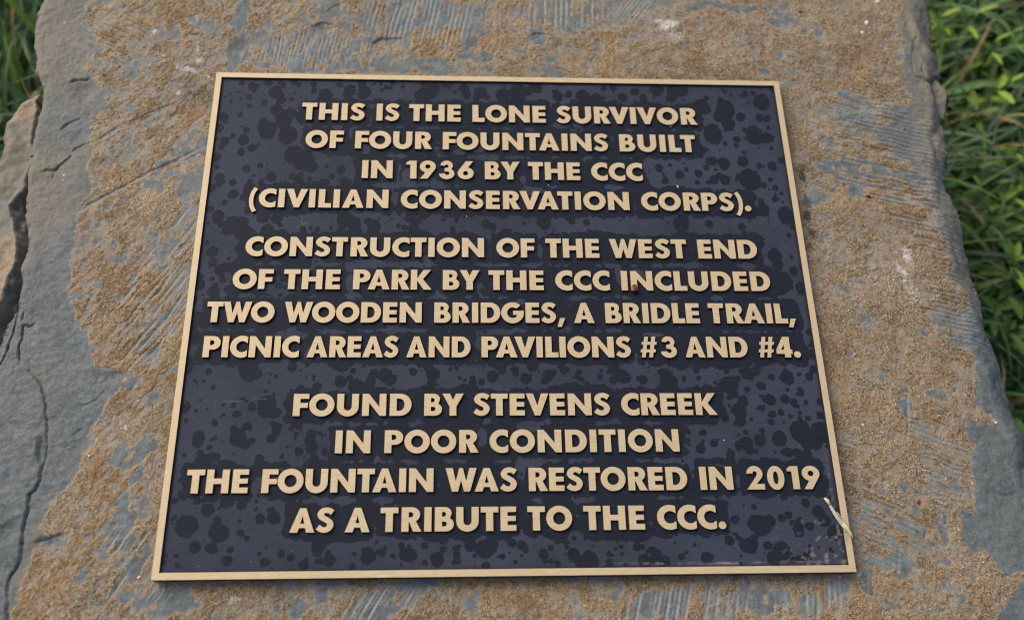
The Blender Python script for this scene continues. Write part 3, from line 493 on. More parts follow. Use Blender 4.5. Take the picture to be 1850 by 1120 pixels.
G = {
 'I': [[(0, 0), (s_, 0), (s_, 1), (0, 1)]],
 'L': [[(0, 0), (.605, 0), (.605, .25), (s_, .25), (s_, 1), (0, 1)]],
 'T': [[(0, 1), (0, .755), (.215, .755), (.215, 0), (.52, 0), (.52, .755), (.735, .755), (.735, 1)]],
 'H': [[(0, 0), (s_, 0), (s_, .385), (.625, .385), (.625, 0), (.93, 0), (.93, 1), (.625, 1), (.625, .625), (s_, .625), (s_, 1), (0, 1)]],
 'E': [[(0, 0), (.66, 0), (.66, .245), (s_, .245), (s_, .395), (.64, .395), (.64, .615), (s_, .615), (s_, .765), (.66, .765), (.66, 1), (0, 1)]],
 'F': [[(0, 0), (s_, 0), (s_, .365), (.63, .365), (.63, .595), (s_, .595), (s_, .765), (.665, .765), (.665, 1), (0, 1)]],
 'N': [[(0, 0), (0, 1), (.275, 1), (.725, .43), (.725, 1), (1.03, 1), (1.03, 0), (.755, 0), (s_, .57), (s_, 0)]],
 'D': [[(0, 0), (.43, 0)] + arc(.44, .5, .495, .5, -82, 82) + [(.43, 1), (0, 1)], [(s_, .235), (.40, .235)] + arc(.41, .5, .215, .265, -80, 80) + [(.40, .765), (s_, .765)]],
 'O': [arc(.54, .5, .54, .52, 0, 360)[:-1], arc(.54, .5, .245, .25, 0, 360)[:-1]],
 'C': [[(.80, .957)] + arc(.54, .5, .54, .52, 62, 298) + [(.80, .043), (.80, .335)] + arc(.555, .5, .26, .25, 318, 42) + [(.80, .665)]],
 'G': [arc(.54, .5, .54, .52, 44, 368) + [(1.07, .60), (.56, .60), (.56, .385), (.755, .385)] + arc(.55, .5, .255, .255, -38, -312)[1:] ],
 'U': [[(0, 1), (0, .42)] + arc(.465, .42, .465, .44, 188, 352) + [(.93, .42), (.93, 1), (.625, 1), (.625, .42)] + arc(.465, .42, .16, .165, -8, -172) + [(s_, .42), (s_, 1)]],
 'P': [[(0, 0), (s_, 0), (s_, .355), (.45, .355)] + arc(.45, .678, .335, .322, -84, 84) + [(.45, 1), (0, 1)], [(s_, .58), (.38, .58)] + arc(.385, .685, .10, .105, -80, 80) + [(.38, .79), (s_, .79)]],
 'R': [[(0, 0), (s_, 0), (s_, .40), (.315, .40), (.485, 0), (.835, 0), (.60, .425)] + arc(.43, .695, .335, .305, -52, 84) + [(.43, 1), (0, 1)], [(s_, .59), (.37, .59)] + arc(.375, .69, .10, .10, -80, 80) + [(.37, .79), (s_, .79)]],
 'B': [[(0, 0), (.46, 0)] + arc(.46, .29, .325, .29, -84, 58) + arc(.42, .745, .27, .255, -38, 84) + [(.42, 1), (0, 1)],
       [(s_, .215), (.395, .215)] + arc(.40, .305, .085, .09, -80, 80) + [(.395, .395), (s_, .395)], [(s_, .61), (.37, .61)] + arc(.375, .70, .075, .09, -80, 80) + [(.37, .79), (s_, .79)]],
 'K': [[(0, 0), (0, 1), (s_, 1), (s_, .60), (.575, 1), (.94, 1), (.565, .535), (.975, 0), (.60, 0), (s_, .435), (s_, 0)]],
 'V': [[(0, 1), (.335, 1), (.50, .46), (.665, 1), (1.0, 1), (.62, 0), (.38, 0)]],
 'A': [[(0, 0), (.33, 0), (.395, .185), (.62, .185), (.685, 0), (1.015, 0), (.64, 1), (.375, 1)], [(.435, .375), (.58, .375), (.508, .66)]],
 'W': [[(0, 1), (.315, 1), (.44, .47), (.575, 1), (.735, 1), (.87, .47), (.995, 1), (1.31, 1), (1.03, 0), (.775, 0), (.655, .46), (.535, 0), (.28, 0)]],
 'Y': [[(0, 1), (.355, 1), (.48, .72), (.605, 1), (.96, 1), (.635, .41), (.635, 0), (.325, 0), (.325, .41)]],
 'S': [stroke([(.655, .80), (.53, .88), (.40, .905), (.25, .865), (.175, .74), (.225, .625), (.37, .535), (.52, .44), (.575, .315), (.51, .165), (.36, .105), (.21, .135), (.075, .235)], .285, .235)],
 '3': [arc(.35, .745, .295, .275, 180, -42) + arc(.355, .295, .365, .315, 46, -180) + [(.275, .31)] + arc(.375, .315, .10, .09, 190, 440) + [(.25, .41), (.25, .615)] + arc(.355, .71, .085, .08, -80, 170)],
 '2': [[(0, 0), (.77, 0), (.77, .25), (.44, .25)] + arc(.385, .68, .345, .34, -32, 180) + [(.335, .68)] + arc(.39, .69, .085, .09, 170, -25) + [(.44, .58)]],
 '0': [arc(.37, .5, .37, .52, 0, 360)[:-1], arc(.37, .5, .105, .27, 0, 360)[:-1]],
 '1': [[(.19, 0), (.49, 0), (.49, 1), (.15, 1), (0, .90), (0, .765), (.19, .765)]],
 '4': [[(.36, 0), (.65, 0), (.65, .17), (.735, .17), (.735, .385), (.65, .385), (.65, 1), (.335, 1), (0, .37), (0, .17), (.36, .17)], [(.245, .385), (.36, .385), (.36, .62)]],
 '6': six, '9': [[(.76 - x, 1 - y) for x, y in p] for p in six],
 '#': [shx([(a_, 0), (b_, 0), (b_, .24), (c_, .24), (c_, 0), (d_, 0), (d_, .24), (e_, .24), (e_, .40), (d_, .40), (d_, .60), (e_, .60), (e_, .76), (d_, .76), (d_, 1), (c_, 1), (c_, .76), (b_, .76), (b_, 1), (a_, 1), (a_, .76), (g_, .76), (g_, .60), (a_, .60), (a_, .40), (g_, .40), (g_, .24), (a_, .24)]),
       shx([(b_, .40), (c_, .40), (c_, .60), (b_, .60)])],
 '(': [stroke([(.30, 1.03), (.16, .75), (.11, .40), (.16, .05), (.30, -.23)], .21, .20)],
 ')': [stroke([(.02, 1.03), (.16, .75), (.21, .40), (.16, .05), (.02, -.23)], .21, .20)],
 '.': [arc(.16, .15, .165, .165, 0, 360, 20)[:-1]],
 ',': [[(.13, .25), (.39, .25), (.215, -.19), (0, -.19)]],
}
SB = {}                                    # side bearings left, right
for ch in G:
    l = r = .08
    if ch in 'OCG0': l = .035
    if ch in 'O0': r = .035
    if ch in 'CG': r = .04
    if ch in 'DPRB69': r = .045
    if ch in 'AVWY': l = r = -.005
    if ch in 'T': l = r = .03
    if ch in 'S3692': l, r = .045, .045
    if ch in 'KR': r = .0
    if ch in 'LF': r = .02
    if ch in '(),.#14': l = r = .045
    SB[ch] = (l, r)
KERN = {'AV': -.10, 'VA': -.12, 'PA': -.11, 'TA': -.07, 'AT': -.07, 'FO': -.03, 'AI': .06, 'IA': .05, 'WA': -.06, 'TR': .05, 'LT': -.06, 'RT': -.0, 'AR': .04, 'EA': .03, 'RV': -.03, 'AS': .02, 'RY': -.02, 'AN': .06, 'RI': .05, 'OW': -.02, 'WO': -.02, 'TW': .02, 'OR': .03, 'L,': -.02, 'TO': -.02}
def outline_w(ch): xs_ = [p[0] for p in G[ch][0]]; return min(xs_), max(xs_)

def glyph_mesh(ch):
    cu = bpy.data.curves.new('glyph', 'CURVE'); cu.dimensions = '2D'; cu.fill_mode = 'BOTH'
    bv = .00011
    for poly in G[ch]:
        pts = [(x * CAPH, y * CAPH) for x, y in poly]; q = []
        for i, p in enumerate(pts):      # drop coincident neighbours
            if math.dist(p, pts[i - 1]) > 2e-5: q.append(p)
        sp = cu.splines.new('POLY'); sp.points.add(len(q) - 1); sp.use_cyclic_u = True
        for i, (x, y) in enumerate(q): sp.points[i].co = (x, y, 0, 1)
    cu.extrude = T_REL / 2 + .0002; cu.bevel_depth = bv; cu.bevel_resolution = 0; cu.offset = -bv
    o = bpy.data.objects.new('glyph', cu); COL.objects.link(o)
    dg = bpy.context.evaluated_depsgraph_get(); me = bpy.data.meshes.new_from_object(o.evaluated_get(dg)); bpy.data.objects.remove(o); bpy.data.curves.remove(cu)
    me.name = 'letter_shape'; me.materials.clear()
    for m_ in (M_BRASS, M_EDGE, M_SIDE): me.materials.append(m_)
    top = T_REL / 2 + .0002 + bv
    me.transform(Matrix.Translation((0, 0, -top)))
    for p in me.polygons:
        nz = p.normal.z; p.material_index = 0 if nz > .9 else (1 if nz > .2 else 2); p.use_smooth = False
    return me

# text traced line by line: (baseline y, [(word, left px, right px), ...], photo row of the baseline at left, row slope)
LINES = [
 (.1191, 217, 222, [('THIS', 546.5, 659.5), ('IS', 679.5, 722), ('THE', 739.5, 832.6), ('LONE', 853.4, 986.6), ('SURVIVOR', 1004.8, 1261.0)]),
 (.0989, 268, 272, [('OF', 551.8, 622), ('FOUR', 640.7, 780.8), ('FOUNTAINS', 799.6, 1098.7), ('BUILT', 1117.5, 1254.6)]),
 (.0781, 322.5, 325.8, [('IN', 653, 710.3), ('1936', 733.3, 855.9), ('BY', 875.9, 939), ('THE', 953.5, 1049), ('CCC', 1068, 1160.8)]),
 (.0577, 375, 381, [('(CIVILIAN', 450, 702.8), ('CONSERVATION', 724, 1138.2), ('CORPS).', 1158.2, 1358.5)]),
 (.0258, 463, 467, [('CONSTRUCTION', 443.5, 874.7), ('OF', 896.5, 966.8), ('THE', 984.8, 1083.7), ('WEST', 1099.4, 1238.8), ('END', 1258.4, 1367.7)]),
 (.0050, 522.5, 525.5, [('OF', 420, 495.5), ('THE', 513.8, 616.2), ('PARK', 637, 780.3), ('BY', 799.6, 867), ('THE', 882.2, 983), ('CCC', 1003, 1101.7), ('INCLUDED', 1120.7, 1391.5)]),
 (-.0153, 582, 584.5, [('TWO', 375.4, 496.3), ('WOODEN', 514.8, 762.6), ('BRIDGES,', 784, 1021.9), ('A', 1036.9, 1074.9), ('BRIDLE', 1092, 1265.6), ('TRAIL,', 1277.6, 1439.6)]),
 (-.0360, 645.6, 645.6, [('PICNIC', 364.6, 541), ('AREAS', 553, 720.3), ('AND', 733.3, 850.4), ('PAVILIONS', 869.7, 1140), ('#3', 1155, 1222.6), ('AND', 1238.8, 1350.7), ('#4.', 1367, 1448.3)]),
 (-.0694, 751.5, 749.5, [('FOUND', 528, 743.8), ('BY', 765.8, 838.4), ('STEVENS', 854.7, 1102.4), ('CREEK', 1122, 1297.6)]),
 (-.0898, 818.5, 816.5, [('IN', 604.4, 670.7), ('POOR', 693.8, 865.2), ('CONDITION', 884.2, 1228.8)]),
 (-.1105, 891.3, 883.8, [('THE', 339, 451), ('FOUNTAIN', 471, 783.8), ('WAS', 804.6, 934.3), ('RESTORED', 955.5, 1241.8), ('IN', 1261.9, 1326.4), ('2019', 1345.2, 1481.6)]),
 (-.1309, 962, 956.9, [('AS', 521.8, 603.6), ('A', 622, 668), ('TRIBUTE', 687.7, 933.5), ('TO', 952.3, 1034), ('THE', 1053, 1166.3), ('CCC.', 1187, 1313.2)]),
]
def plane_x(px, wy):                      # world x of photo column px at world y on z=0
    o_ = on_plane(px, 400)[:2]; lo, hi = -400.0, 1700.0
    for _ in range(40):
        mid = (lo + hi) / 2
        if on_plane(px, mid)[1] > wy: lo = mid
        else: hi = mid
    return on_plane(px, lo)[0]
plaque = empty('plaque', (0, 0, ZS))
tag(plaque, 'dark navy metal plaque with raised gold lettering and thin gold border on the rock', 'plaque')
OZ = -ZS
PW, PH = .356, .307
glyphs = {}; words_box = []; nlet = 0; tracks = []
for by, r0, r1, wl in LINES:
    for word, xl, xr in wl:
        c0, c1 = word[0], word[-1]
        def row(px, ch, left):
            if ch in 'TVWY': return by + CAPH
            if ch in 'AKRL.,': return by
            if ch in 'OCGSUD0369(),': return by + CAPH * .5
            return by if (px < 925) == left else by + CAPH
        X0 = plane_x(xl, row(xl, c0, True)); X1 = plane_x(xr, row(xr, c1, False))
        pos = []; x = 0
        for i, ch in enumerate(word):
            mn, mx = outline_w(ch)
            if i: x += (SB[word[i - 1]][1] + SB[ch][0] + KERN.get(word[i - 1] + ch, 0))
            pos.append(x - mn); x += mx - mn
        nat = x * CAPH; n = len(word)
        if n > 1:
            extra = (X1 - X0 - nat) / (n - 1); lim = .05 * CAPH
            e_c = max(-lim, min(lim, extra)); sx = (X1 - X0 - e_c * (n - 1)) / nat
        else: e_c = 0; sx = (X1 - X0) / nat
        tracks.append((word, round(e_c / CAPH, 3), round(sx, 3)))
        for i, ch in enumerate(word):
            if ch not in glyphs: glyphs[ch] = glyph_mesh(ch)
            o = link('letter', glyphs[ch], plaque); nlet += 1
            o.location = (X0 + pos[i] * CAPH * sx + e_c * i, by, OZ); o.scale = (sx, 1, 1)
            mn, mx = outline_w(ch); words_box.append((o.location.x + mn * CAPH * sx, o.location.x + mx * CAPH * sx, by, by + CAPH))
print('letters', nlet, [t for t in tracks if abs(t[2] - 1) > .02])

def border():
    bw = .0037; bm = bmesh.new(); x, y = PW / 2, PH / 2; b1 = .00012; zt = 0.0; zb = -.0060
    loops = [(x - .0001, y - .0001, zb), (x, y, -b1), (x - b1, y - b1, zt), (x - bw + b1, y - bw + b1, zt), (x - bw, y - bw, -b1), (x - bw - .0001, y - bw - .0001, -T_REL - .0004)]
    rings = []
    for (a, b, z) in loops:
        r = []
        for (p, q) in [((-1, -1), (1, -1)), ((1, -1), (1, 1)), ((1, 1), (-1, 1)), ((-1, 1), (-1, -1))]:
            for k in range(24):
                t = k / 24; px = (p[0] + (q[0] - p[0]) * t) * a; py = (p[1] + (q[1] - p[1]) * t) * b
                r.append(bm.verts.new((px, py, z)))
        rings.append(r)
    for i in range(5):
        for k in range(96):
            f = bm.faces.new((rings[i][k], rings[i][(k + 1) % 96], rings[i + 1][(k + 1) % 96], rings[i + 1][k])); f.material_index = [2, 1, 0, 1, 2][i]
    return bm_mesh(bm, 'border')
me = border()
o = link('border', me, plaque, [M_BRASS, M_EDGE, M_SIDE]); o.location = (0, 0, OZ)

DROPS = [(404,212,10),(397,232,8),(406,255,9),(440,253,11),(455,156,8),(450,176,6),(451,192,5),(416,170,3),(417,184,4),(434,208,5),(437,229,3),(445,235,6),(421,245,5),(400,266,7),(435,275,8),(455,268,8),
 (337,950,22),(375,921,13),(352,988,12),(395,962,20),(382,990,12),(392,940,9),(416,993,7),(410,1012,11),(435,963,8),(446,972,6),(433,941,4),(318,1003,5),(297,1015,5),(322,1022,5),(411,905,14),(437,910,11),(396,918,4),
 (1373,948,22),(1390,940,12),(1479,924,13),(1455,908,9),(1412,995,18),(1353,985,17),(1277,1007,12),(1318,976,10),(1508,962,15),(1444,960,10),(1446,950,7),(1463,950,9),(1231,1005,7),(1240,997,4),(1387,985,9),(1424,930,8),(1412,935,8),(1328,938,9),(1362,915,6),(1490,940,12),(1398,1008,14),(1445,937,5),(1255,984,4),(1335,972,6),
 (1420,390,17),(1392,325,5),(1434,490,9),(1400,462,14),(1407,510,25),(1452,520,15),(1400,360,6),(1412,350,4),(1425,425,5),(1440,400,8),(1430,465,4),(1395,300,9),(1412,290,7),(1405,480,10),
 (1355,325,21),(1308,296,12),(1262,314,8),(1286,291,10),(1342,292,11),(1191,304,8),(1202,327,7),(1228,316,9),(1231,405,16),(1281,405,8),(1033,400,7),(983,402,14),(1060,402,7),(1276,303,6),(1290,325,9),(1310,325,10),(1372,300,6),(1380,335,6),(1380,380,12),(1375,365,7),(1240,307,5),(1260,330,5),(1280,330,5),
 (1187,162,13),(1228,163,15),(1215,165,12),(1288,243,19),(1311,198,18),(1316,225,13),(1300,210,12),(1376,185,16),(1363,245,18),(1385,250,12),(1125,177,9),(1147,166,8),(1053,175,14),(1078,180,12),(1065,182,10),(1008,175,10),(1003,166,6),(1091,160,6),(1107,159,7),(968,155,14),(936,170,18),(1213,177,10),(1331,252,7),(1330,263,5),(1338,212,9),(1268,187,9),(1275,198,10),(1162,178,8),(1028,169,6),(1346,170,6),(1360,169,5),(1301,180,5),(1276,178,5),(1372,213,8),(1385,215,8),(1310,260,5),(1345,235,5),(955,165,8),
 (498,167,13),(485,149,8),(507,176,8),(512,181,6),(500,199,12),(513,215,18),(483,235,18),(475,222,9),(520,245,18),(530,280,18),(527,205,10),(588,172,13),(580,182,8),(633,163,11),(628,172,9),(658,168,13),(655,155,8),(778,160,18),(762,174,14),(770,150,12),(808,150,12),(838,160,10),(843,172,9),(868,168,12),(860,178,7),(908,172,13),(527,180,5),(478,186,6),(512,154,6),(532,149,6),(540,154,5),(567,153,6),(567,164,6),(688,152,4),(697,158,5),(728,157,5),(822,166,4),(880,176,6),(690,163,4),(706,159,4),
 (550,290,20),(490,320,10),(562,302,12),(530,282,14),(543,330,9),(535,333,7),(475,392,13),(500,395,11),(483,417,13),(507,407,5),(623,397,16),(640,405,14),(676,410,13),(665,400,8),(747,412,10),(743,392,12),(755,398,8),(540,477,18),(555,476,10),(520,478,12),(542,318,7),(559,323,5),(590,329,6),(600,319,6),(622,328,9),(630,329,6),(472,330,7),(470,300,6),(616,307,9),(720,408,5),(801,397,4),(818,415,6),(825,399,4),(560,413,5),(573,415,6),(548,414,6),(598,412,4),(645,420,10),(615,420,9),(878,405,9),(890,410,8),
 (394,392,13),(422,407,18),(412,412,13),(438,400,11),(440,420,16),(450,425,14),(421,351,10),(397,321,9),(395,332,7),(381,340,9),(421,330,7),(450,342,13),(384,455,11),(384,474,9),(397,488,11),(410,483,11),(386,526,12),(360,515,11),(374,439,5),(405,366,6),(380,378,7),(437,355,4),(435,360,3),(383,504,5),(404,506,4),(430,449,7),(413,467,4),(390,285,10),(445,305,8),(360,500,8),(452,327,5),(392,302,5),
 (359,790,13),(357,802,9),(430,790,17),(442,803,10),(423,776,9),(450,670,20),(440,660,12),(332,735,13),(350,610,16),(345,595,12),(338,665,12),(342,655,12),(377,671,7),(365,832,14),(380,827,11),(357,575,13),(385,700,5),(368,688,4),(352,688,4),(354,742,4),(404,731,4),(428,748,8),(404,749,4),(447,770,9),(386,652,5),(378,808,6),(333,822,5),(362,817,6),(455,735,9),(440,720,4),(390,825,9),(355,645,8),
 (483,730,18),(495,745,13),(478,742,14),(615,689,12),(675,676,10),(695,678,14),(706,686,12),(528,662,10),(618,660,14),(630,655,9),(669,692,10),(642,695,13),(655,698,9),(783,677,13),(780,692,9),(775,665,10),(890,680,12),(903,655,15),(890,655,9),(854,692,9),(854,683,6),(563,808,13),(560,795,11),(490,792,10),(540,815,9),(563,783,9),(500,775,11),(493,765,6),(526,774,6),(541,773,6),(535,784,5),(499,680,4),(486,690,3),(567,680,4),(573,698,9),(543,702,7),(638,670,6),(870,690,7),(831,683,4),(586,815,7),(568,828,9),(465,676,10),(907,669,8),(930,668,8),(468,830,10),(825,665,5),(555,654,5),
 (950,684,11),(963,660,12),(1162,686,9),(1126,680,14),(1110,668,12),(1208,690,16),(1202,675,12),(1316,695,18),(1325,710,10),(1330,685,8),(1351,675,13),(1365,670,9),(1370,665,6),(1336,742,15),(1342,725,11),(1338,760,11),(1320,820,9),(1348,800,13),(1335,805,9),(1373,795,12),(1266,810,10),(1108,687,8),(1038,697,9),(1258,668,7),(1375,697,9),(1350,703,6),(1046,672,6),(1050,685,6),(932,676,6),(1310,755,8),(1347,780,5),(1377,778,6),(1262,683,5),(1236,683,5),(1312,671,5),(990,678,11),(985,688,8),(1020,668,9),(1385,720,9),(1357,757,4),(1290,800,8),(1318,733,4),(1244,780,5),(1353,812,9),(1366,815,5),
 (1422,682,14),(1392,722,11),(1418,721,9),(1434,727,8),(1447,780,22),(1484,780,20),(1408,792,15),(1424,817,10),(1455,830,18),(1475,840,14),(1411,745,7),(1484,725,9),(1462,680,8),(1469,667,8),(1439,817,9),(1395,748,8),(1393,762,7),(1428,752,5),(1445,755,5),(1460,755,6),(1484,750,8),(1456,727,5),(1423,704,4),(1394,681,7),(1459,800,14),(1416,763,3),(1495,806,5),(1475,800,12),(1418,670,5),(1464,600,8),(1467,640,9),(1470,620,8),(1445,745,4),
 (575,987,14),(574,998,9),(595,1012,12),(593,1000,7),(525,1007,8),(665,1005,15),(663,995,10),(737,1002,16),(790,1010,14),(800,992,7),(825,1002,8),(824,990,7),(826,1012,8),(878,990,20),(888,982,14),(688,997,9),(695,990,5),(548,1020,10),(553,1012,6),(478,1015,10),(470,937,10),(495,935,13),(490,922,8),(725,985,7),(572,1013,5),(636,1023,7),(508,1000,8),(468,1000,5),(908,1005,6),(640,1000,5),(767,985,7),(850,985,12),(878,1022,9),(768,1016,6),
 (943,985,10),(950,993,6),(982,1000,10),(985,1012,6),(1036,1002,13),(1066,1012,18),(1050,1015,13),(995,989,6),(1151,987,9),(1160,988,6),(1181,1000,15),(1166,1012,14),(1201,1015,12),(1101,1017,9),(1007,1018,7),(996,1013,5),(1100,1001,5),(1124,1000,4),(1122,987,5),(1037,972,5),(1130,1020,4),(925,980,9)]
# leftover light film between the words: (px, py, rx, ry)
FILM = [(760, 328, 32, 9), (735, 318, 10, 14), (868, 522, 6, 13), (640, 512, 16, 20), (668, 477, 34, 8), (640, 482, 16, 10), (945, 325, 6, 8), (962, 345, 22, 7), (1013, 227, 16, 6), (1045, 228, 10, 4), (1175, 300, 14, 16), (1188, 330, 16, 10), (560, 470, 22, 8), (505, 522, 34, 12), (862, 270, 12, 6), (830, 275, 12, 5),
        (640, 535, 14, 8), (880, 285, 22, 7), (1118, 495, 7, 20), (1152, 498, 14, 12), (545, 485, 20, 8), (600, 600, 24, 5), (525, 606, 30, 10), (560, 640, 10, 12), (870, 620, 12, 14), (900, 600, 40, 5), (1180, 605, 20, 4), (1460, 610, 8, 14), (1255, 575, 10, 6), (955, 770, 22, 10), (1330, 770, 34, 24), (870, 790, 10, 18), (880, 760, 8, 6), (940, 845, 10, 20), (960, 835, 26, 8), (550, 905, 18, 4), (620, 908, 16, 3), (1050, 905, 16, 4), (1040, 970, 14, 12), (500, 855, 20, 8), (470, 880, 16, 20), (585, 460, 14, 5), (770, 470, 10, 10), (660, 270, 8, 10), (835, 245, 12, 6), (940, 545, 10, 5)]
def build_field():
    st = .00058; hx, hy = PW / 2 - .0035, PH / 2 - .0035
    xs = np.linspace(-hx, hx, int(2 * hx / st)); ys = np.linspace(-hy, hy, int(2 * hy / st)); X, Y = np.meshgrid(xs, ys)
    film = np.full(X.shape, 1.0)
    wob = fbm(X, Y, .009, 4, 301, .6); wf = fbm(X, Y, .0022, 3, 303)
    near = np.full(X.shape, 1.0)
    for (x0, x1, y0, y1) in words_box:
        i0, i1 = np.searchsorted(xs, [x0 - .012, x1 + .012]); j0, j1 = np.searchsorted(ys, [y0 - .012, y1 + .012]); S = (slice(j0, j1), slice(i0, i1))
        dx = np.maximum(np.maximum(x0 - X[S], X[S] - x1), 0); dy = np.maximum(np.maximum(y0 - Y[S], Y[S] - y1), 0)
        near[S] = np.minimum(near[S], np.sqrt(dx ** 2 + dy ** 2))
    lim = .0042 + .0026 * wob + .0006 * wf - .0006 * (X < -.05)
    film = film * sst(-.0005, .0005, near - lim)
    def pxy(px, py): p = on_plane(px, py, -T_REL); return p[0], p[1]
    def stamp(px, py, rx, ry, val, jag, seed):
        cx, cy = pxy(px, py); sx = abs(pxy(px + 20, py)[0] - cx) / 20; sy = abs(pxy(px, py + 20)[1] - cy) / 20
        A, B = rx * sx, ry * sy; m_ = max(A, B) * 1.7
        i0, i1 = np.searchsorted(xs, [cx - m_, cx + m_]); j0, j1 = np.searchsorted(ys, [cy - m_, cy + m_]); S = (slice(j0, j1), slice(i0, i1))
        if (j1 - j0) * (i1 - i0) == 0: return
        dx = X[S] - cx; dy = Y[S] - cy; th = np.arctan2(dy / B, dx / A); r = np.sqrt((dx / A) ** 2 + (dy / B) ** 2)
        q = random.Random(seed); e = np.zeros_like(th)
        for k, am in ((2, .07), (3, .06), (5, .035), (9, .02 + jag), (17, jag * 1.3), (31, jag)): e += am * q.uniform(.3, 1) * np.cos(k * th + q.uniform(0, 6.28))
        soft = min(.5, max(.05, .00042 / max(A, B))); m2 = 1 - sst(1 - soft, 1 + soft, r + e)
        film[S] = film[S] * (1 - m2) + val * m2
    for i, (px, py, rx, ry) in enumerate(FILM): stamp(px, py, rx, ry, .85, .03, 900 + i)
    for i, (px, py, r) in enumerate(DROPS):
        q = random.Random(i); k = q.uniform(.92, 1.1); stamp(px, py, r * k * .95, r / k * .95, q.uniform(0, .06), .035 if r > 16 and q.random() < .6 else .006, i)
    q = random.Random(177)
    for i in range(620):                   # smaller unnamed drops between the traced ones
        X_, Y_ = q.uniform(-hx, hx), q.uniform(-hy, hy); r = (.0006 + .0019 * q.random() ** 2.6)
        cl = [(X_, Y_, r)] + [(X_ + q.gauss(0, r * 1.1), Y_ + q.gauss(0, r * 1.1), r * q.uniform(.35, .8)) for _ in range(q.choice((0, 0, 1, 2)))]
        for cx, cy, rr in cl:
            S = (slice(*np.searchsorted(ys, [cy - rr * 1.6, cy + rr * 1.6])), slice(*np.searchsorted(xs, [cx - rr * 1.6, cx + rr * 1.6])))
            if not X[S].size: continue
            dx = X[S] - cx; dy = Y[S] - cy; th = np.arctan2(dy, dx * q.uniform(.85, 1.1)); e = .07 * np.cos(2 * th + q.uniform(0, 6)) + .05 * np.cos(3 * th + q.uniform(0, 6)) + (.05 * np.cos(13 * th) if q.random() < .3 else 0)
            so = min(.5, .0004 / rr); film[S] *= 1 - (1 - sst(1 - so, 1 + so, np.hypot(dx, dy) / rr + e))
    q = random.Random(77)
    for i in range(2600):
        X_, Y_ = q.uniform(-hx, hx), q.uniform(-hy, hy); r = .00022 + .0011 * q.random() ** 5
        i0, i1 = np.searchsorted(xs, [X_ - r * 1.4, X_ + r * 1.4]); j0, j1 = np.searchsorted(ys, [Y_ - r * 1.4, Y_ + r * 1.4]); S = (slice(j0, j1), slice(i0, i1))
        d = np.sqrt((X[S] - X_) ** 2 + (Y[S] - Y_) ** 2); film[S] *= 1 - .9 * (1 - sst(.7, 1.3, d / r))
    tone = .80 + .20 * fbm(X, Y, .03, 3, 311) + .07 * fbm(X, Y, .0016, 2, 313)
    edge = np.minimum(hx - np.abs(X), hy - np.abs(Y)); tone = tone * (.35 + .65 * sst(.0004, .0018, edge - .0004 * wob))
    film = np.clip(film, 0, 1)
    # pale dried dirt in the lower right corner and along the bottom border
    br = (1 - sst(.0, .040, np.hypot(X - hx, (Y + hy)) - .012)); n_ = fbm(X, Y, .0030, 4, 321, .65); n2 = fbm(X * .25, Y, .0016, 3, 323)
    dust = .55 * sst(.62, 1.0, n_ + .55 * br - .15) * br
    lane = np.exp(-((Y + hy - .0022) / .0005) ** 2) * sst(.02, .07, X) + .8 * np.exp(-((X - hx + .0028) / .0005) ** 2) * (1 - sst(-.12, -.08, Y))
    dust = np.maximum(dust, .6 * lane * sst(-.1, .7, n2 + .3 * n_))
    hot = np.exp(-((Y + hy - .0020) / .0006) ** 2) * np.exp(-((X - .113) / .012) ** 2); dust = np.maximum(dust, .9 * hot * sst(-.6, .3, n2))
    for i in range(110):
        X_, Y_ = q.uniform(-hx, hx), q.uniform(-hy, hy); S = (slice(*np.searchsorted(ys, [Y_ - .0009, Y_ + .0009])), slice(*np.searchsorted(xs, [X_ - .0009, X_ + .0009])))
        r = q.uniform(.0002, .00042); d = np.hypot(X[S] - X_, Y[S] - Y_); dust[S] = np.maximum(dust[S], q.uniform(.2, .7) * (1 - sst(.5, 1.2, d / r)))
    for (px, py, l, a) in [(420, 725, 16, -6), (470, 720, 12, -4), (556, 412, 14, 60), (680, 470, 8, 20), (1300, 840, 8, 10), (545, 400, 8, 70)]:   # hair scratches
        cx, cy = pxy(px, py); A = R(-a); dx = X - cx; dy = Y - cy; u = dx * math.cos(A) + dy * math.sin(A); v = -dx * math.sin(A) + dy * math.cos(A) + .0004 * np.sin(u * 400)
        dust = np.maximum(dust, .25 * (np.abs(u) < l * PXM) * np.exp(-(v / .0003) ** 2))
    grime = np.zeros_like(X)
    for i in range(170):
        X_, Y_ = q.uniform(-hx, hx), q.uniform(-hy, hy); S = (slice(*np.searchsorted(ys, [Y_ - .0012, Y_ + .0012])), slice(*np.searchsorted(xs, [X_ - .0012, X_ + .0012])))
        r = q.uniform(.00025, .0006); d = np.hypot(X[S] - X_, Y[S] - Y_) + .0002 * wf[S]; grime[S] = np.maximum(grime[S], q.uniform(.4, .9) * (1 - sst(.5, 1.2, d / r)))
    Z = np.full(X.shape, -T_REL) + .00005 * wob - .00001 * film
    idx = np.arange(X.size).reshape(X.shape); F = np.stack([idx[:-1, :-1], idx[:-1, 1:], idx[1:, 1:], idx[1:, :-1]], -1).reshape(-1, 4)
    me = mesh_np('field_panel', np.stack([X, Y, Z], -1).reshape(-1, 3), F)
    set_col(me, 'marks', np.stack([film, np.clip(dust * .75, 0, 1), grime, np.clip(tone, 0, 1.2)], -1).reshape(-1, 4))
    o = link('field_panel', me, plaque, [M_FIELD]); o.location = (0, 0, OZ); o['label'] = 'navy recessed field spotted with dark rain drop marks'
build_field()

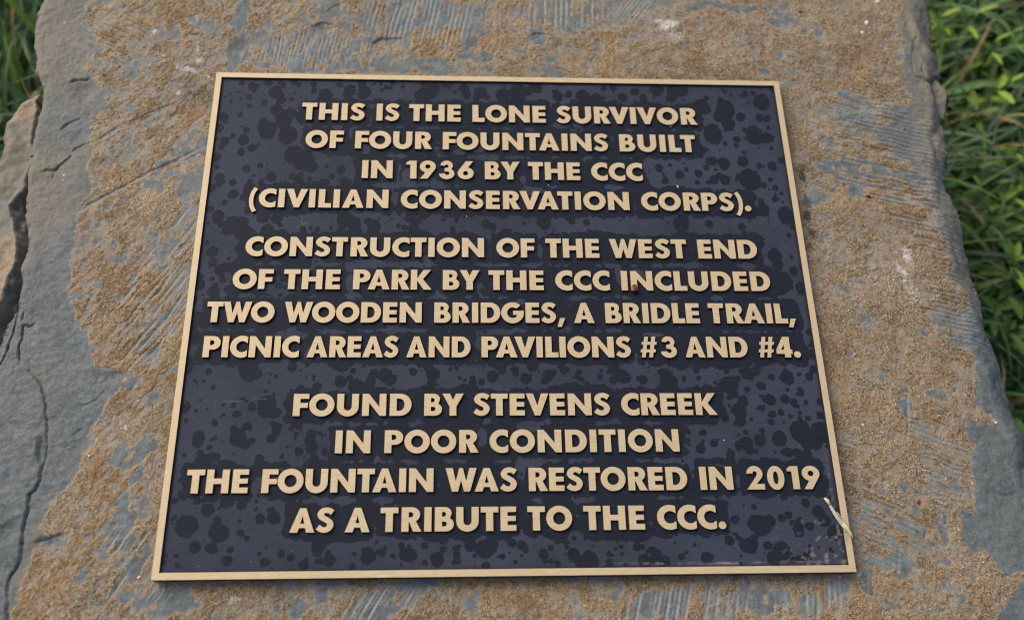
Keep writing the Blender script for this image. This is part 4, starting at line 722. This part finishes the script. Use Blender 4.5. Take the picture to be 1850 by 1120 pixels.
# ================================================================ small things lying on the plaque
def straw():
    root = empty('dry_grass_blade', tuple(on_plane(1515, 930, 0)))
    tag(root, 'dry straw-coloured grass blade lying across the lower right corner of the plaque', 'grass blade')
    pts = [on_plane(1493, 903, .0004), on_plane(1500, 914, .0012), on_plane(1510, 931, .0013), on_plane(1521, 946, .0011), on_plane(1530, 955, .0009), on_plane(1536, 964, .0007), on_plane(1541, 973, .0004)]
    wd = [.0005, .0007, .0010, .0011, .0010, .0008, .0002]
    def strip(P, Wd, lift, name, mt, fold=.35):
        V = []; F = []; O = Vector(root.location)
        P = [Vector(p) for p in P]
        for i, p in enumerate(P):
            t = (P[min(i + 1, len(P) - 1)] - P[max(i - 1, 0)]).normalized(); s = t.cross(Vector((0, 0, 1))).normalized()
            for k, u in enumerate((-1, -.4, 0, .4, 1)):
                V.append(p + s * u * Wd[i] + Vector((0, 0, lift + fold * Wd[i] * (u * u))) - O)
        n = len(P)
        for i in range(n - 1):
            for k in range(4): F.append((i * 5 + k, i * 5 + k + 1, i * 5 + k + 6, i * 5 + k + 5))
        me = mesh_np(name, [tuple(v) for v in V], F); o = link(name, me, root, [mt])
        so = o.modifiers.new('thickness', 'SOLIDIFY'); so.thickness = .00012; return o
    strip(pts[:5], wd[:5], 0, 'husk', M_STRAWW); strip(pts[3:], wd[3:], .00015, 'tip', M_STRAW)
    strip([on_plane(1489, 899, .0004), on_plane(1494, 904, .0011), on_plane(1499, 912, .0013)], [.0005, .0009, .0007], .0002, 'stem', M_STRAW)
    for k, (a, b_) in enumerate((((1505, 920), (1527, 965)), ((1512, 925), (1534, 958)), ((1520, 940), (1529, 978)))):
        strip([on_plane(*a, .0012), on_plane((a[0] + b_[0]) / 2 + 2, (a[1] + b_[1]) / 2, .0016), on_plane(*b_, .0006)], [.00018, .00016, .00008], .0002, 'fibre', M_STRAWW, 0)
straw()

def crumb(name, px, py, z, r, mt, label, cat, squash=(1, 1, .6), jag=.3, rot=0, sub=2, group=None, seed=None):
    me = bm_mesh(ico(r, seed or int(px), squash, jag, sub), name, False); o = link(name, me, None, [mt]); o.location = tuple(on_plane(px, py, z)); o.rotation_euler = (.2, -.15, rot); tag(o, label, cat, group); return o
crumb('bud_scale', 1145.5, 520.5, .0010, .0020, M_BUD, 'small red-brown bud scale sitting on the N of INCLUDED', 'bud scale', (.85, 1.15, .5), .22, -.5)
m_w, nt, b = mat('white_quartz'); b.inputs['Base Color'].default_value = (.75, .73, .68, 1); b.inputs['Roughness'].default_value = .35
m_or, nt, b = mat('orange_berry'); b.inputs['Base Color'].default_value = (.55, .16, .04, 1); b.inputs['Roughness'].default_value = .3
crumb('soil_crumb', 1212, 229.5, -.0009, .0013, M_GRITD, 'black crumb of soil under the O of SURVIVOR on the plaque', 'crumb', (1, .9, .6), .4)
crumb('soil_crumb', 1217, 226.5, -.0009, .0008, M_GRITD, 'tiny dark crumb right of the black one under the O of SURVIVOR', 'crumb', (1, .9, .6), .4)
crumb('seed_husk', 1224.5, 337.5, -.0011, .00085, M_STRAW, 'pale seed husk on the navy field above the CORPS lettering', 'seed husk', (.6, 1.2, .5), .2, .4)
crumb('quartz_grain', 1307.5, 795, -.0013, .00034, m_w, 'white grain on the navy field right of the word CONDITION', 'grain')
crumb('quartz_grain', 843, 391, -.0013, .00032, m_w, 'white speck on the navy field below the word CONSERVATION', 'grain')
crumb('quartz_grain', 991, 335, -.0013, .00032, m_w, 'white speck between the words THE and CONSERVATION', 'grain')
def on_stone(px, py):
    p = on_plane(px, py, ZS)
    for _ in range(4): p = on_plane(px, py, z_at(p[0], p[1]))
    return p
def stone_bit(name, px, py, r, mt, label, cat, squash=(1, 1, .7), jag=.25, rot=0):
    p = on_stone(px, py); me = bm_mesh(ico(r, int(px + py), squash, jag, 2), name, False); o = link(name, me, None, [mt]); o.location = (p[0], p[1], p[2] + r * .25); o.rotation_euler = (.3, .2, rot); tag(o, label, cat)
stone_bit('pebble', 1565.5, 43, .0015, m_w, 'cream pebble embedded in the crust near the top right', 'pebble')
stone_bit('pebble', 1584.5, 4.5, .0014, m_w, 'cream pebble at the top edge of the photo on the right', 'pebble')
stone_bit('pebble', 1557, 60, .0011, m_w, 'small cream pebble just below the largest cream pebble', 'pebble')
stone_bit('seed', 1685.5, 71, .0012, m_or, 'tiny orange seed on the grey right shoulder of the rock', 'seed', (.8, .8, .7))
stone_bit('seed', 1565, 360.5, .0011, m_or, 'tiny orange seed beside a dark crumb right of the plaque', 'seed')
stone_bit('soil_crumb', 1568, 356, .0014, M_GRITD, 'dark crumb on the ochre crust right of the plaque', 'crumb', (1.4, .7, .6))
stone_bit('seed', 1656, 376, .0010, m_or, 'orange seed in the dark brown patch right of the plaque', 'seed', (1.1, .7, .6))
stone_bit('bud_scale', 1659, 907, .0013, M_BUD, 'dark red bud scale on the crust at lower right', 'bud scale', (.7, 1.3, .5))
stone_bit('bud_scale', 1446, 23, .0013, M_BUD, 'dull red scale on the crust above the plaque at right', 'bud scale', (1.2, .8, .4))

# ================================================================ ground, grass, weeds
GZ = -.27
def build_ground():
    st = .03; xs = np.arange(-6, 6.01, .12); X, Y = np.meshgrid(xs, xs); Z = GZ + .015 * fbm(X, Y, .4, 3, 401)
    idx = np.arange(X.size).reshape(X.shape); F = np.stack([idx[:-1, :-1], idx[:-1, 1:], idx[1:, 1:], idx[1:, :-1]], -1).reshape(-1, 4)
    o = link('ground', mesh_np('ground', np.stack([X, Y, Z], -1).reshape(-1, 3), F), None, [M_SOIL]); tag(o, 'dark damp soil under the grass around the rock', 'ground', kind='structure')
build_ground()
greens = [(.090, .175, .060), (.125, .225, .080), (.21, .32, .075), (.16, .25, .15), (.055, .115, .035), (.31, .41, .15)]
def inside_slab(x, y):
    ins = False; n = len(SLAB_W)
    for i in range(n):
        ax, ay = SLAB_W[i]; bx, by = SLAB_W[(i + 1) % n]
        if (ay > y) != (by > y) and x < (bx - ax) * (y - ay) / (by - ay) + ax: ins = not ins
    return ins
def build_grass():
    q = random.Random(12); V = []; F = []; Cc = []; k = 0; nb = 0
    def blade(x, y, ang, ln, wd, lean, col, z0=GZ):
        nonlocal k
        seg = 7; dx, dy = math.cos(ang), math.sin(ang); nx, ny = -dy, dx; tw = q.uniform(-.5, .5)
        px, pz, el = 0, 0, R(q.uniform(68, 86))
        for i in range(seg + 1):
            t = i / seg; w_ = wd * (1 - t ** 2.2) * .5 + .0001
            a = ang + tw * t; ex, ey = -math.sin(a), math.cos(a)
            cxx, cyy = x + dx * px, y + dy * px
            V.append((cxx - ex * w_, cyy - ey * w_, z0 + pz + w_ * .3)); V.append((cxx, cyy, z0 + pz - w_ * .25)); V.append((cxx + ex * w_, cyy + ey * w_, z0 + pz + w_ * .3))
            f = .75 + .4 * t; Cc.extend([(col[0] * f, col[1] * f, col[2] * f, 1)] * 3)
            px += math.cos(el) * ln / seg; pz += math.sin(el) * ln / seg; el -= lean / seg * (1 + t)
        for i in range(seg):
            b0 = k + i * 3; F.append((b0, b0 + 1, b0 + 4, b0 + 3)); F.append((b0 + 1, b0 + 2, b0 + 5, b0 + 4))
        k += (seg + 1) * 3
    while nb < 11500:
        if nb < 4600: side = q.random() < .72; x = q.uniform(.22, .62) if side else q.uniform(-.62, -.24); y = q.uniform(-.25, .50)
        else: x, y = q.uniform(-.95, .95), q.uniform(-.6, .95)
        if inside_slab(x - .0 * (x > 0), y) or (abs(x) < .24 and abs(y) < .27): continue
        left = x < 0; nb += 1
        ang = q.gauss(.2, 1.0) if not left else q.gauss(1.3, .5)
        if q.random() < .35: ang = q.uniform(0, 6.28)
        col = greens[min(5, int(abs(q.gauss(0, 1.9))))] if not left else greens[q.choice((0, 1, 1, 2, 3))]
        if q.random() < .04: col = (.34, .27, .13)
        blade(x, y, ang, (q.uniform(.07, .17) if not (x > 0 and y < .08) else q.uniform(.05, .12)), q.uniform(.0030, .0078), q.uniform(.8, 2.3) if not left else q.uniform(.5, 1.4), [c * q.uniform(.75, 1.2) for c in col])
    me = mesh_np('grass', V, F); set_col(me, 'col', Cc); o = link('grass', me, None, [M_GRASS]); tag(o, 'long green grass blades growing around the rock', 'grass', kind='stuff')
build_grass()

def leaf_shape(ln, wd, seed, col, lobes=0):
    q = random.Random(seed); V = []; F = []; Cc = []; n = 8; curl = q.uniform(.15, .5)
    for i in range(n + 1):
        t = i / n; w_ = wd * .5 * (math.sin(math.pi * min(1, t * .93 + .04)) ** .75) * (1 + (.18 * math.sin(t * 22) if lobes else 0)); z = ln * (curl * (t * .5 - t * t * .8))
        for u in (-1, -.5, 0, .5, 1):
            V.append((ln * t, u * w_, z + abs(u) * w_ * .35)); f = 1.25 if u == 0 else 1; Cc.append((col[0] * f, col[1] * f, col[2] * f, 1))
    for i in range(n):
        for k in range(4): F.append((i * 5 + k, i * 5 + k + 1, i * 5 + k + 6, i * 5 + k + 5))
    me = mesh_np('leaf', V, F); set_col(me, 'col', Cc); me.materials.append(M_LEAF); return me
def tube(P, r, col, name, parent):
    V = []; F = []; n = 6; P = [Vector(p) for p in P]
    for i, p in enumerate(P):
        t = (P[min(i + 1, len(P) - 1)] - P[max(i - 1, 0)]).normalized(); a = t.orthogonal().normalized(); b = t.cross(a)
        for k in range(n): V.append(tuple(p + (a * math.cos(k * 1.0472) + b * math.sin(k * 1.0472)) * r))
    for i in range(len(P) - 1):
        for k in range(n): F.append((i * n + k, i * n + (k + 1) % n, (i + 1) * n + (k + 1) % n, (i + 1) * n + k))
    me = mesh_np(name, V, F); set_col(me, 'col', [(*col, 1)] * len(V)); return link(name, me, parent, [M_LEAF])
ygreen = (.29, .44, .055); mgreen = (.13, .245, .055); dgreen = (.065, .14, .035)
shapes = {}
def weed(px, py, ztop, nl, ln, wd, col, label, seed, lean=(0, 0)):
    ztop -= .055; ln *= .82; wd *= .58; nl += 2
    q = random.Random(seed); top = on_plane(px, py, ztop); base = (top[0] - lean[0], top[1] - lean[1], GZ)
    root = empty('weed', base); tag(root, label, 'weed', 'broad-leaved weeds in the grass beside the rock')
    H = ztop - GZ; path = [(lean[0] * t ** 1.5 + .006 * math.sin(t * 4 + seed), lean[1] * t ** 1.5, H * t) for t in [i / 8 for i in range(9)]]
    tube(path, .0011, tuple(c * .9 for c in mgreen), 'stem', root)
    key = (ln, wd, col)
    if key not in shapes: shapes[key] = [leaf_shape(ln, wd, seed * 7 + i, [c * f for c in col]) for i, f in enumerate((1, .8, 1.15))]
    for i in range(nl):
        t = 1 - (i / nl) * .75; a = i * 2.4 + q.uniform(-.3, .3); j = min(8, max(0, round(t * 8)))
        o = link('leaf', shapes[key][i % 3], root); o.location = path[j]; o.rotation_euler = (q.uniform(-.2, .2), -R(62) * (t ** 3) * q.uniform(.3, .9) - .1 if i < 3 else q.uniform(-.35, .1), a); s = q.uniform(.7, 1.1) * (.7 + .3 * (i > 1)); o.scale = (s, s, s)
WEEDS = [
 (1760, 300, -.12, 10, .028, .011, mgreen, 'weed with narrow leaflets just outside the scratched grey edge', (.0, .01)),
 (1835, 345, -.12, 10, .030, .012, ygreen, 'pale yellow-green weed at the right margin beside the CORPS line', (.01, .0)),
 (1785, 400, -.12, 10, .030, .014, mgreen, 'green weed close to the bulging right edge of the rock', (.0, .0)),
 (1840, 470, -.12, 11, .034, .012, ygreen, 'yellow-green long-leaved weed at the right margin beside the WEST END line', (.0, .0)),
 (1812, 560, -.13, 10, .034, .015, mgreen, 'green weed hanging over the gap between two broad-leaved weeds at right', (.0, .01)),
 (1848, 590, -.12, 9, .032, .012, mgreen, 'weed cut by the right margin beside the TRAIL line', (.0, .0)),
 (1842, 745, -.14, 9, .030, .015, mgreen, 'weed in the last green notch at the right margin above the grey slab corner', (.0, .0)),
 (1745, 160, -.13, 9, .026, .013, mgreen, 'small round-leaved weed right of the chipped shoulder', (.0, .0)),
 (1790, 75, -.12, 9, .030, .010, ygreen, 'yellow-green weed between the two topmost weeds at the right', (.0, .01)),
 (1830, 60, -.12, 9, .032, .012, mgreen, 'green weed in the top right corner of the photo', (.0, .0)),
 (1712, 30, -.13, 9, .030, .013, ygreen, 'yellow-green leafy weed at the top edge hugging the right shoulder of the rock', (-.0, .01)),
 (1770, 25, -.12, 9, .034, .010, ygreen, 'bright yellow-green weed tip at the top right beside the grass stems', (.01, .02)),
 (1822, 150, -.12, 11, .032, .015, ygreen, 'bright rosette weed at the right margin level with the plaque top', (.01, .0)),
 (1765, 205, -.14, 8, .030, .016, mgreen, 'mid-green round-leaved weed beside the upper right chip of the rock', (.0, .01)),
 (1838, 260, -.12, 9, .028, .012, ygreen, 'light green weed at the right margin level with the first text lines', (.01, .01)),
 (1800, 330, -.14, 10, .034, .013, mgreen, 'narrow-leaved weed right of the scratched grey band', (.0, .01)),
 (1822, 420, -.13, 10, .038, .016, mgreen, 'broad green weed right of the bulge in the rock edge', (.0, -.01)),
 (1790, 510, -.16, 8, .036, .017, dgreen, 'dark broad-leaved weed tucked under the right edge of the rock', (.0, .0)),
 (1840, 520, -.13, 10, .036, .018, mgreen, 'large-leaved weed at the right margin beside the CCC INCLUDED line', (.0, .01)),
 (1825, 610, -.14, 9, .036, .019, mgreen, 'wide-leaved weed at the right margin where the rock edge turns outward', (.0, .0)),
 (1845, 680, -.15, 8, .032, .016, dgreen, 'lowest visible dark green weed at the right margin', (.0, .0)),
 (1722, 110, -.15, 7, .030, .014, mgreen, 'green weed in shade against the top right rock flank', (.0, .0)),
 (8, 190, -.15, 8, .034, .014, mgreen, 'green weed left of the rock just above the brown broken shelf', (.0, .0)),
 (30, 60, -.15, 8, .034, .012, dgreen, 'dark green weed at the top left corner beside the rock', (.0, .0)),
]
for i, (px, py, z, nl, ln, wd, col, lab, lean) in enumerate(WEEDS): weed(px, py, z, nl, ln, wd, col, lab, i + 3, lean)
